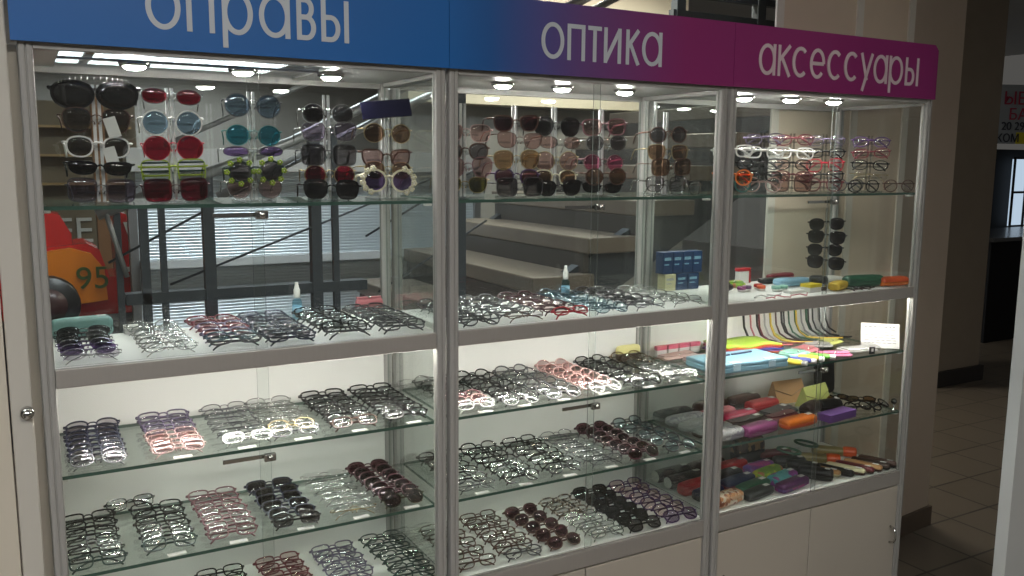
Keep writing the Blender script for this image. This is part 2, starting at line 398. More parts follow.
# ------------------------------------------------------------------ sign boards with cut lettering
BLUE, VIOL, MAG = (0.003, 0.122, 0.42), (0.135, 0.06, 0.22), (0.26, 0.020, 0.145)
SIGNS = [(-0.007, 0.9985, sign_mat('blue_print', [(0, BLUE), (1, BLUE)])),
         (1.0, 1.9985, sign_mat('blue_to_magenta_print', [(0, BLUE), (0.12, (0.008, 0.095, 0.33)), (0.42, VIOL), (0.80, MAG), (1, MAG)])),
         (2.0, 3.016, sign_mat('magenta_print', [(0, MAG), (1, MAG)]))]
def ribbon(mb, pts, w, m, closed=False, y0=-0.018, y1=-0.0145):
    pts = [Vector((p[0], p[1])) for p in pts]; n = len(pts); L, R = [], []
    for i, p in enumerate(pts):
        a = pts[(i - 1) % n] if (closed or i) else None
        b = pts[(i + 1) % n] if (closed or i < n - 1) else None
        d1 = (p - a).normalized() if a is not None else None
        d2 = (b - p).normalized() if b is not None else None
        if d1 is None: d1 = d2
        if d2 is None: d2 = d1
        nn = Vector((-(d1 + d2).y, (d1 + d2).x)).normalized(); k = 1 / max(0.5, nn.dot(Vector((-d1.y, d1.x))))
        L.append(p + nn * w / 2 * k); R.append(p - nn * w / 2 * k)
    vs = [(p.x, y, p.y) for y in (y0, y1) for p in L] + [(p.x, y, p.y) for y in (y0, y1) for p in R]
    fs = []
    for i in range(n if closed else n - 1):
        j = (i + 1) % n
        fs += [[i, j, 2 * n + j, 2 * n + i], [n + i, 3 * n + i, 3 * n + j, n + j], [i, n + i, n + j, j], [2 * n + i, 2 * n + j, 3 * n + j, 3 * n + i]]
    if not closed: fs += [[0, 2 * n, 3 * n, n], [n - 1, 2 * n - 1, 4 * n - 1, 3 * n - 1]]
    mb.add(vs, fs, m)
def arc(cx, cz, rx, rz, a0, a1, n=28):
    return [(cx + rx * cos(radians(a0 + (a1 - a0) * k / n)), cz + rz * sin(radians(a0 + (a1 - a0) * k / n))) for k in range(n + 1)]
def letter(mb, ch, xa, xb, m, z=1.838, h=0.100, w=0.0118):
    cnt = [0]
    def rb(p, closed=False):
        cnt[0] += 1; ribbon(mb, p, w, m, closed, -0.0158 - 0.00025 * cnt[0])
    l, r, b, t = xa + w / 2, xb - w / 2, z + w / 2, z + h - w / 2; cx, cz = (l + r) / 2, (b + t) / 2
    rx, rz = (r - l) / 2, (t - b) / 2; T, B, dsc = z + h, z, z - 0.030
    ell = lambda: rb(arc(cx, cz, rx, rz, 0, 360, 40)[:-1], True)
    line = lambda *p: rb(p)
    if ch == 'о': ell()
    elif ch == 'п': line((l, B), (l, t), (r, t), (r, B))
    elif ch == 'р': ell(); line((l, T), (l, dsc))
    elif ch == 'а': ell(); line((r, T), (r, B))
    elif ch == 'в':
        zm = z + h * 0.54
        line((l, B), (l, T)); line(*([(l, t)] + arc(l + (r - l) * 0.45, (t + zm) / 2, (r - l) * 0.42, (t - zm) / 2, 90, -90, 12) + [(l, zm)]))
        line(*([(l, zm)] + arc(l + (r - l) * 0.5, (b + zm) / 2, (r - l) * 0.5, (zm - b) / 2, 90, -90, 12) + [(l, b)]))
    elif ch == 'ь':
        zm = z + h * 0.58
        line((l, T), (l, B)); line(*([(l, b)] + arc(l + (r - l) * 0.5, (b + zm) / 2, (r - l) * 0.5, (zm - b) / 2, -90, 90, 14) + [(l, zm)]))
    elif ch == 'ı': line((cx, T), (cx, B))
    elif ch == 'т': line((xa, t), (xb, t)); line((cx, t), (cx, B))
    elif ch == 'и': line((l, T), (l, B)); line((l, B + w * 0.4), (r, T - w * 0.4)); line((r, T), (r, B))
    elif ch == 'к': line((l, T), (l, B)); line((r, T), (l, cz)); line((l + rx * 0.45, cz + rz * 0.25), (r, B))
    elif ch == 'с': ribbon(mb, arc(cx, cz, rx, rz, 48, 312), w, m)
    elif ch == 'е': line((l, cz), (r, cz)); rb(arc(cx, cz, rx, rz, 0, 318))
    elif ch == 'у': line((l, T), (cx + rx * 0.12, B + h * 0.08)); line((r, T), (l + rx * 0.35, dsc))
WORDS = [
    [('о', 0.258, 0.332), ('п', 0.344, 0.405), ('р', 0.422, 0.492), ('а', 0.506, 0.579), ('в', 0.595, 0.642), ('ь', 0.655, 0.703), ('ı', 0.712, 0.726)],
    [('о', 1.281, 1.356), ('п', 1.367, 1.427), ('т', 1.437, 1.484), ('и', 1.493, 1.554), ('к', 1.572, 1.623), ('а', 1.631, 1.706)],
    [('а', 2.105, 2.179), ('к', 2.190, 2.250), ('с', 2.255, 2.330), ('е', 2.339, 2.411), ('с', 2.422, 2.496), ('с', 2.506, 2.580), ('у', 2.588, 2.656), ('а', 2.659, 2.733), ('р', 2.742, 2.818), ('ь', 2.832, 2.883), ('ı', 2.893, 2.908)]]
for i, (xa, xb, m) in enumerate(SIGNS):
    t = thing('sign_board', ['blue sign board with white Cyrillic letters above the left cabinet', 'blue fading to magenta sign board above the middle cabinet', 'magenta sign board with long Cyrillic word above the right cabinet'][i], 'sign', (xa, 0, 1.7945), group='sign boards on top of the cabinets')
    b = MB()
    if i < 2: b.box(0, xb - xa, -0.0145, 0.02, 0, 0.198, m)
    else:
        w = xb - xa
        b.prism([(0, 0), (w, 0), (w, 0.178), (w - 0.02, 0.198), (0, 0.198)], -0.02, 0.0145, m, RX(pi / 2))
    b.build('board', t)
    lm = MB()
    for ch, a, c in WORDS[i]: letter(lm, ch, a - xa, c - xa, LETTER if i < 2 else LETTER_PINK, 1.838 - 1.7945)
    lm.build('lettering', t)
    MB().box(0, xb - xa, -0.006, 0.018, -0.0005 - 0.0, 0.004, ALU).build('edge_profile', t)

# ================================================================== EYEWEAR
FR = {k: mat('frame_' + k, c, r, me) for k, (c, r, me) in {
    'black': ((0.010, 0.010, 0.011), 0.25, 0), 'grey': ((0.07, 0.07, 0.075), 0.3, 0.3), 'gunmetal': ((0.12, 0.12, 0.13), 0.3, 0.8),
    'silver': ((0.50, 0.50, 0.49), 0.25, 0.9), 'gold': ((0.42, 0.33, 0.17), 0.28, 0.9), 'red': ((0.42, 0.012, 0.03), 0.3, 0),
    'pink': ((0.20, 0.085, 0.10), 0.3, 0), 'palepink': ((0.50, 0.32, 0.30), 0.3, 0), 'violet': ((0.055, 0.02, 0.09), 0.3, 0), 'lilac': ((0.13, 0.105, 0.17), 0.3, 0.2),
    'brown': ((0.075, 0.032, 0.02), 0.3, 0), 'navy': ((0.012, 0.014, 0.035), 0.3, 0), 'white': ((0.80, 0.79, 0.76), 0.3, 0),
    'green': ((0.012, 0.035, 0.03), 0.3, 0), 'maroon': ((0.045, 0.007, 0.014), 0.3, 0), 'blue': ((0.045, 0.085, 0.12), 0.3, 0.1), 'darkred': ((0.13, 0.012, 0.022), 0.3, 0),
    'lime': ((0.28, 0.38, 0.03), 0.35, 0), 'cream': ((0.75, 0.70, 0.52), 0.4, 0), 'teal': ((0.03, 0.17, 0.16), 0.3, 0), 'orange': ((0.70, 0.16, 0.02), 0.3, 0)}.items()}
FR['tortoise'] = pattern_mat('frame_tortoise', [(0.10, 0.06, 0.03), (0.5, 0.45, 0.38), (0.03, 0.02, 0.015)], 140)
FR['beige'] = clear_mat('frame_beige', (0.66, 0.60, 0.50), 1.0, 0.05)
FR['crystal'] = clear_mat('frame_crystal', (0.72, 0.70, 0.68), 1.0, 0.05)
LN = {k: clear_mat('lens_' + k, c, 0.95, 0.02, ior) for k, (c, ior) in {
    'clear': ((0.955, 0.96, 0.96), 1.6), 'greyclear': ((0.82, 0.8, 0.82), 1.6), 'blueclear': ((0.83, 0.9, 0.93), 1.6), 'pinkclear': ((0.92, 0.83, 0.83), 1.6),
    'smoke': ((0.42, 0.4, 0.41), 1.55), 'dark': ((0.24, 0.23, 0.235), 1.55), 'brown': ((0.55, 0.42, 0.33), 1.55), 'rose': ((0.76, 0.62, 0.6), 1.6),
    'purple': ((0.46, 0.36, 0.58), 1.55), 'maroon': ((0.34, 0.2, 0.23), 1.55), 'red': ((.56, .10, .17), 1.55), 'teal': ((0.2, 0.52, 0.6), 1.55),
    'amber': ((0.66, 0.52, 0.38), 1.6), 'lilac': ((0.7, 0.64, 0.74), 1.55), 'hotpink': ((0.92, 0.46, 0.62), 1.6), 'olive': ((0.4, 0.38, 0.16), 1.8), 'blue': ((0.5, 0.6, 0.68), 1.7), 'orange': ((0.95, 0.45, 0.12), 1.6)}.items()}

SHAPES = {  # a, b, exponent, inward taper, outer lift, bridge
    'rect': (0.0265, 0.0165, 3.4, 0.10, 0.0, 0.017), 'slim': (0.0260, 0.0140, 3.0, 0.10, 0.0, 0.018), 'oval': (0.0255, 0.0160, 2.3, 0.06, 0.0, 0.018),
    'round': (0.0245, 0.0225, 2.0, 0.0, 0.0, 0.019), 'panto': (0.0260, 0.0205, 2.4, 0.14, 0.0, 0.017), 'cat': (0.0275, 0.0200, 2.6, 0.22, 0.007, 0.016),
    'wayf': (0.0290, 0.0220, 3.0, 0.20, 0.0, 0.016), 'aviator': (0.0295, 0.0250, 2.5, 0.24, 0.0, 0.015), 'biground': (0.0300, 0.0290, 2.0, 0.0, 0.0, 0.016),
    'square': (0.0285, 0.0245, 4.0, 0.06, 0.0, 0.016), 'small': (0.0265, 0.0110, 2.2, 0.0, 0.0, 0.024), 'shield': (0.0460, 0.0310, 2.2, 0.10, 0.004, 0.002), 'wrap': (0.0330, 0.0150, 2.6, 0.25, 0.006, 0.008)}
RIMS = {'thick': (0.0056, 0.0040), 'mid': (0.0041, 0.0030), 'thin': (0.0023, 0.0018), 'bold': (0.0066, 0.0045)}
NSEG = 28
def outline(shape, side, grow=0.0):
    a, b, n, tp, lift, br = SHAPES[shape]; out = []
    for k in range(NSEG):
        t = 2 * pi * k / NSEG; c, s = cos(t), sin(t)
        x = a * math.copysign(abs(c) ** (2 / n), c); z = b * math.copysign(abs(s) ** (2 / n), s)
        x *= 1 - tp * (1 - z / b) / 2
        if x > 0: z += lift * (x / a) ** 2 * (0.4 + 0.6 * max(0, z / b))
        l = sqrt(x * x + z * z) or 1; x += grow * x / l; z += grow * z / l
        x = x + a + br / 2
        out.append((side * x, 1.15 * x * x, z))
    return out
EW = {}
def eyewear_meshes(shape, rim, fr, ln, temple, half=False):
    key = (shape, rim, fr, ln, temple, half)
    if key in EW: return EW[key]
    a, b, n, tp, lift, br = SHAPES[shape]; fm, lm = FR[fr], LN[ln]
    hx = 2 * a + br / 2 + 0.004; hz = b * 0.42 + lift * 0.8; hy = 1.15 * hx * hx
    f = MB(); wr, wd = RIMS[rim if rim != 'none' else 'thin']
    for s in (-1, 1):
        if rim != 'none':
            o = outline(shape, s, wr * 0.4); i = outline(shape, s, -wr * 0.4)
            ks = [k for k in range(NSEG)]
            if half: ks = [k for k in range(NSEG) if 2 * pi * k / NSEG <= pi * 1.02 or 2 * pi * k / NSEG > 2 * pi * 0.98]
            n4 = NSEG
            vs = [(x, y - wd / 2, z) for x, y, z in o] + [(x, y + wd / 2, z) for x, y, z in o] + [(x, y - wd / 2, z) for x, y, z in i] + [(x, y + wd / 2, z) for x, y, z in i]
            fs = []
            for k in range(n4):
                if k not in ks: continue
                j = (k + 1) % n4
                fs += [[k, j, 2 * n4 + j, 2 * n4 + k], [n4 + k, 3 * n4 + k, 3 * n4 + j, n4 + j], [k, n4 + k, n4 + j, j], [2 * n4 + k, 2 * n4 + j, 3 * n4 + j, 3 * n4 + k]]
            f.add(vs, fs, fm)
        # end piece with hinge
        ex = 2 * a + br / 2 - 0.002
        if rim != 'none': f.tube([(s * (ex - 0.003), 1.15 * ex * ex, hz), (s * hx, hy, hz), (s * hx, hy + 0.006, hz)], [max(0.0012, wr * 0.55)] * 3, fm, 6)
    bz = b * 0.35
    bw = br / 2 + a * 0.12
    f.tube([(-bw, 0.0002, bz - 0.002), (-br / 4, -0.0006, bz + 0.0022), (br / 4, -0.0006, bz + 0.0022), (bw, 0.0002, bz - 0.002)], max(0.0011, wr * 0.5), fm, 6)
    if rim in ('thin', 'none'):
        for s in (-1, 1): f.tube([(s * (br / 2 + 0.002), 0.001, 0), (s * (br / 2 - 0.003), 0.007, -0.003), (s * (br / 2 - 0.004), 0.007, -0.008)], [0.0006, 0.001, 0.002], fm, 5)
    lenses = []
    for s in (-1, 1):
        l = MB(); o = outline(shape, s, 0.0 if rim != 'none' else 0.001)
        cx = s * (a + br / 2); vs, fs = [], []
        for d in (-0.0007, 0.0007):
            for q in (1.0, 0.68, 0.34):
                for x, y, z in o: vs.append((cx + (x - cx) * q, 1.15 * (cx + (x - cx) * q) ** 2 - 0.0030 * (1 - q * q) + d, z * q))
            vs.append((cx, 1.15 * cx * cx - 0.0030 + d, 0))
        N = NSEG; off = 3 * N + 1
        for base in (0, off):
            for r in range(2):
                for k in range(N): fs.append([base + r * N + k, base + r * N + (k + 1) % N, base + (r + 1) * N + (k + 1) % N, base + (r + 1) * N + k])
            for k in range(N): fs.append([base + 2 * N + k, base + 2 * N + (k + 1) % N, base + 3 * N])
        for k in range(N): fs.append([k, (k + 1) % N, off + (k + 1) % N, off + k])
        l.add(vs, fs, lm, True)
        lenses.append(l.mesh('lens'))
    temples = []
    tr = {'thick': 0.0030, 'mid': 0.0023, 'thin': 0.0015, 'none': 0.0013, 'bold': 0.0032}[rim]
    for s in (-1, 1):
        m = MB()
        if temple == 'open':
            pts = [(s * hx, hy + 0.005, hz), (s * (hx + 0.001), hy + 0.05, hz), (s * (hx - 0.003), hy + 0.095, hz - 0.002), (s * (hx - 0.006), hy + 0.115, hz - 0.012), (s * (hx - 0.008), hy + 0.132, hz - 0.030)]
        else:
            yy = hy + 0.006 + (0.0045 if s > 0 else 0.0)
            zz = hz - 0.001
            pts = [(s * hx, yy, zz), (s * (hx - 0.02), yy + 0.0015, zz), (-s * 0.02, yy + 0.002, zz), (-s * (hx - 0.036), yy + 0.001, zz - 0.004), (-s * (hx - 0.020), yy, zz - 0.014), (-s * (hx - 0.010), yy, zz - 0.024)]
        if rim == 'none': m.tube([(s * (hx - 0.009), hy - 0.002, hz), (s * hx, hy, hz), (s * hx, hy + 0.006, hz)], 0.0012, fm, 6)
        m.tube(pts, [tr] * (len(pts) - 2) + [tr * 1.15, tr * 0.9], fm, 6)
        temples.append(m.mesh('temple'))
    ms = (f.mesh('frame'), lenses, temples)
    EW[key] = ms
    return ms
def assemble(name, ms, label, cat, loc, rot, group=None):
    t = thing(name, label, cat, loc, rot, group)
    place('frame', ms[0], t)
    for me in ms[1]: place('lens', me, t)
    for me in ms[2]: place('temple', me, t)
    return t
def lowest(ms, R):
    return min((R @ v.co).z for me in [ms[0]] + ms[1] + ms[2] for v in me.vertices)

ORD = ['front', 'second', 'third', 'fourth', 'fifth', 'sixth', 'seventh', 'eighth', 'ninth']
ROWN = ['first', 'second', 'third', 'fourth', 'fifth', 'sixth']
LEV = {'counter': (Z_CT - 0.002, 'counter'), 'B': (Z_B, 'upper glass shelf'), 'C': (Z_C, 'lower glass shelf'), 'base': (Z_BASE, 'bottom deck')}
# cabinet, level, row number, x, first y, last y, count, [(look, shape, rim, frame, lens, half)] from front to back (last repeats)
ROWS = [
 (0, 'counter', 1, 0.110, .050, .345, 6, [('silver rimless', 'oval', 'none', 'silver', 'greyclear', 0), ('purple-tinted', 'oval', 'none', 'violet', 'purple', 0), ('purple-tinted', 'oval', 'none', 'violet', 'purple', 0), ('dark plum-tinted', 'oval', 'thin', 'black', 'dark', 0)]),
 (0, 'counter', 2, 0.281, .055, .350, 6, [('thin silver', 'oval', 'thin', 'silver', 'clear', 0)]),
 (0, 'counter', 3, 0.440, .060, .365, 7, [('steel grey', 'slim', 'mid', 'grey', 'clear', 0), ('blue-grey', 'slim', 'mid', 'blue', 'clear', 0), ('lilac', 'slim', 'mid', 'lilac', 'pinkclear', 0), ('red metal', 'slim', 'mid', 'darkred', 'pinkclear', 0), ('lilac', 'slim', 'mid', 'lilac', 'pinkclear', 0), ('red metal', 'slim', 'mid', 'darkred', 'pinkclear', 0)]),
 (0, 'counter', 4, 0.576, .045, .365, 7, [('navy black', 'rect', 'mid', 'navy', 'greyclear', 0)]),
 (0, 'counter', 5, 0.735, .050, .370, 7, [('dark grey half-rim', 'slim', 'mid', 'grey', 'clear', 1), ('charcoal', 'rect', 'mid', 'black', 'clear', 0)]),
 (0, 'counter', 6, 0.890, .055, .370, 7, [('gunmetal', 'rect', 'mid', 'gunmetal', 'clear', 0), ('dark grey', 'slim', 'mid', 'grey', 'clear', 0)]),
 (0, 'B', 1, 0.116, .055, .345, 8, [('dark grey smoky', 'oval', 'thin', 'gunmetal', 'greyclear', 0), ('black smoky', 'oval', 'mid', 'navy', 'greyclear', 0)]),
 (0, 'B', 2, 0.295, .055, .355, 8, [('coppery pink', 'slim', 'thin', 'palepink', 'pinkclear', 0)] * 4 + [('lilac', 'slim', 'mid', 'lilac', 'clear', 0)]),
 (0, 'B', 3, 0.458, .060, .360, 7, [('thin silver', 'slim', 'thin', 'silver', 'clear', 0), ('silver half-rim', 'oval', 'thin', 'gunmetal', 'clear', 1)]),
 (0, 'B', 4, 0.585, .060, .365, 7, [('fine silver', 'rect', 'thin', 'gunmetal', 'clear', 0), ('fine gold', 'oval', 'thin', 'gold', 'clear', 0), ('fine silver', 'oval', 'thin', 'silver', 'clear', 0)]),
 (0, 'B', 5, 0.747, .060, .365, 8, [('dark brown-black', 'rect', 'mid', 'brown', 'clear', 0), ('black', 'rect', 'mid', 'black', 'clear', 0)]),
 (0, 'B', 6, 0.900, .065, .365, 8, [('black', 'slim', 'mid', 'black', 'clear', 0)]),
 (0, 'C', 1, 0.095, .045, .330, 6, [('black-green', 'rect', 'mid', 'green', 'clear', 0), ('black', 'rect', 'mid', 'black', 'clear', 0)]),
 (0, 'C', 2, 0.263, .070, .320, 6, [('dark green', 'rect', 'mid', 'green', 'clear', 0), ('black', 'rect', 'mid', 'black', 'clear', 0)]),
 (0, 'C', 3, 0.416, .060, .350, 7, [('rose pink', 'slim', 'mid', 'pink', 'clear', 0)]),
 (0, 'C', 4, 0.581, .060, .345, 6, [('black-lensed browline', 'rect', 'mid', 'black', 'smoke', 0), ('black-lensed', 'rect', 'mid', 'navy', 'dark', 0)]),
 (0, 'C', 5, 0.741, .055, .350, 7, [('fine gold rimless', 'oval', 'none', 'gold', 'clear', 0), ('fine silver rimless', 'slim', 'none', 'silver', 'clear', 0)]),
 (0, 'C', 6, 0.888, .065, .355, 7, [('pale-rimmed plum-lensed', 'panto', 'mid', 'beige', 'maroon', 0), ('maroon-lensed', 'panto', 'mid', 'maroon', 'maroon', 0)]),
 (0, 'base', 3, 0.431, .300, .355, 2, [('black', 'rect', 'mid', 'black', 'clear', 0)]),
 (0, 'base', 4, 0.596, .200, .355, 4, [('dark red', 'rect', 'mid', 'darkred', 'pinkclear', 0)]),
 (0, 'base', 5, 0.763, .165, .355, 5, [('violet', 'rect', 'mid', 'lilac', 'clear', 0)]),
 (0, 'base', 6, 0.927, .080, .360, 7, [('black-green', 'slim', 'mid', 'green', 'clear', 0)]),
 (1, 'counter', 1, 1.122, .045, .350, 7, [('grey round', 'round', 'mid', 'grey', 'clear', 0)]),
 (1, 'counter', 2, 1.272, .050, .365, 6, [('brown-grey', 'slim', 'thin', 'brown', 'clear', 0), ('grey', 'oval', 'mid', 'grey', 'clear', 0)]),
 (1, 'counter', 3, 1.425, .035, .370, 6, [('bright red', 'slim', 'mid', 'red', 'pinkclear', 0), ('brown-red', 'oval', 'mid', 'maroon', 'pinkclear', 0)]),
 (1, 'counter', 4, 1.580, .045, .370, 7, [('light blue round', 'round', 'thin', 'blue', 'blueclear', 0)]),
 (1, 'counter', 5, 1.735, .045, .375, 7, [('dark grey', 'oval', 'thin', 'gunmetal', 'clear', 0), ('brown-grey', 'oval', 'mid', 'grey', 'greyclear', 0)]),
 (1, 'counter', 6, 1.885, .045, .330, 6, [('thin silver', 'slim', 'thin', 'silver', 'clear', 0)]),
 (1, 'B', 1, 1.118, .055, .370, 7, [('clear white', 'oval', 'mid', 'white', 'clear', 0), ('pink', 'oval', 'mid', 'palepink', 'pinkclear', 0), ('rose', 'oval', 'mid', 'pink', 'pinkclear', 0), ('black round', 'round', 'mid', 'black', 'clear', 0)]),
 (1, 'B', 2, 1.265, .055, .370, 7, [('black round', 'round', 'mid', 'black', 'clear', 0)]),
 (1, 'B', 3, 1.415, .055, .375, 6, [('dark grey round', 'round', 'mid', 'grey', 'clear', 0)]),
 (1, 'B', 4, 1.575, .055, .375, 7, [('white', 'round', 'mid', 'white', 'clear', 0), ('pale pink round', 'round', 'mid', 'palepink', 'pinkclear', 0)]),
 (1, 'B', 5, 1.735, .055, .375, 8, [('black', 'panto', 'mid', 'black', 'clear', 0)]),
 (1, 'B', 6, 1.890, .055, .365, 8, [('silver', 'slim', 'mid', 'silver', 'clear', 0)] * 4 + [('translucent beige', 'panto', 'mid', 'beige', 'clear', 0)]),
 (1, 'C', 1, 1.120, .060, .345, 6, [('thin dark silver', 'oval', 'thin', 'gunmetal', 'clear', 0), ('black', 'oval', 'mid', 'black', 'clear', 0)]),
 (1, 'C', 2, 1.275, .060, .355, 7, [('black', 'panto', 'mid', 'black', 'clear', 0)]),
 (1, 'C', 3, 1.430, .060, .355, 7, [('grey metal', 'oval', 'mid', 'gunmetal', 'clear', 0), ('black', 'rect', 'mid', 'black', 'clear', 0)]),
 (1, 'C', 4, 1.585, .060, .355, 7, [('thin silver-grey', 'oval', 'thin', 'gunmetal', 'clear', 0)]),
 (1, 'C', 5, 1.740, .060, .365, 7, [('dark maroon-lensed', 'panto', 'mid', 'maroon', 'maroon', 0)]),
 (1, 'C', 6, 1.895, .060, .360, 5, [('blue-grey round', 'panto', 'mid', 'grey', 'blueclear', 0)]),
 (1, 'base', 1, 1.115, .060, .330, 5, [('dark brown', 'rect', 'mid', 'brown', 'clear', 0)]),
 (1, 'base', 2, 1.270, .050, .355, 7, [('silver and black', 'oval', 'mid', 'grey', 'clear', 0), ('dark brown', 'rect', 'mid', 'brown', 'clear', 0)]),
 (1, 'base', 3, 1.425, .060, .330, 5, [('brown-lensed', 'panto', 'mid', 'brown', 'maroon', 0)]),
 (1, 'base', 4, 1.580, .045, .350, 7, [('silver', 'slim', 'mid', 'silver', 'clear', 0)] * 4 + [('speckled tortoiseshell', 'slim', 'thick', 'tortoise', 'clear', 0)]),
 (1, 'base', 5, 1.735, .045, .360, 6, [('large black-lensed', 'wayf', 'mid', 'black', 'smoke', 0), ('large black', 'wayf', 'thick', 'black', 'dark', 0)]),
 (1, 'base', 6, 1.890, .045, .360, 6, [('purple-rimmed', 'wayf', 'mid', 'violet', 'lilac', 0), ('purple-rimmed', 'wayf', 'mid', 'violet', 'pinkclear', 0)]),
]
SUNKEYS = {'purple', 'dark', 'smoke', 'maroon', 'brown', 'rose'}
tag_i = {}
for (ci, lev, rn, x, ya, yb, n, looks) in ROWS:
    z, lname = LEV[lev]
    sun = any(l[4] in SUNKEYS for l in looks)
    for k in range(n):
        look, shape, rim, fr, ln, half = looks[min(k, len(looks) - 1)]
        ms = eyewear_meshes(shape, rim, fr, ln, 'folded', bool(half))
        tilt = radians(-(50 + random.uniform(-5, 5))); yaw = radians(random.uniform(-4, 4)) + radians(-2)
        R = RZ(yaw) @ RX(tilt)
        zz = z - 0.0006 - 1.05 * lowest(ms, R)
        y = ya + (yb - ya) * (k / (n - 1) if n > 1 else 0)
        first = 'front pair' if k == 0 else ORD[k] + ' from front'
        name, cat = ('sunglasses', 'sunglasses') if (sun and ln in SUNKEYS) else ('eyeglasses', 'eyeglasses')
        lab = '%s %s, %s, %s row, %s, %s cabinet' % (look, cat, first, ROWN[rn - 1], lname, CN[ci])
        if lev == 'base' and ci == 0:
            lab = '%s %s, %s, %s row, %s, %s cabinet' % (look, cat, 'hindmost pair' if k == n - 1 else ORD[n - 1 - k] + ' from back', ROWN[rn - 1], lname, CN[ci])
        o = assemble(name, ms, lab, cat, (x + random.uniform(-.004, .004), y - (.012 if lev == 'base' else .004), zz + .0008), R.to_euler(), '%s in rows on the %s of the %s cabinet' % (cat, lname, CN[ci]))
    o.scale = (1.05, 1.05, 1.05)
# a pair lying across the back of the first two rows
ms = eyewear_meshes('rect', 'mid', 'black', 'clear', 'folded', False)
R = RZ(radians(6)) @ RX(radians(-35))
assemble('eyeglasses', ms, 'black eyeglasses lying alone behind the first two rows, lower glass shelf, left cabinet', 'eyeglasses', (0.205, 0.386, Z_C + 0.001 - lowest(ms, R)), R.to_euler(), 'eyeglasses in rows on the lower glass shelf of the left cabinet')

# price tags in front of the rows on the glass shelves
PT = MB().box(-0.022, 0.022, -0.009, 0.009, 0, 0.0012, PAPER).mesh('price_tag')
PX = {(0, 'B'): [.30, .455, .60, .755, .915], (0, 'C'): [.275, .425, .60, .755, .905], (1, 'B'): [1.14, 1.275, 1.415, 1.565, 1.745, 1.895], (1, 'C'): [1.13, 1.28, 1.44, 1.60, 1.755, 1.905]}
for (ci, lev), xs in PX.items():
    for k, x in enumerate(xs):
        o = place('price_tag', PT, None, (x, 0.0445, LEV[lev][0] + 0.0006), (0, 0, radians(random.uniform(-6, 6))))
        tag(o, 'small white price card, %s from left at edge of %s, %s cabinet' % (['first', 'second', 'third', 'fourth', 'fifth', 'sixth'][k], LEV[lev][1], CN[ci]), 'price tag', 'white price cards along the shelf edges')

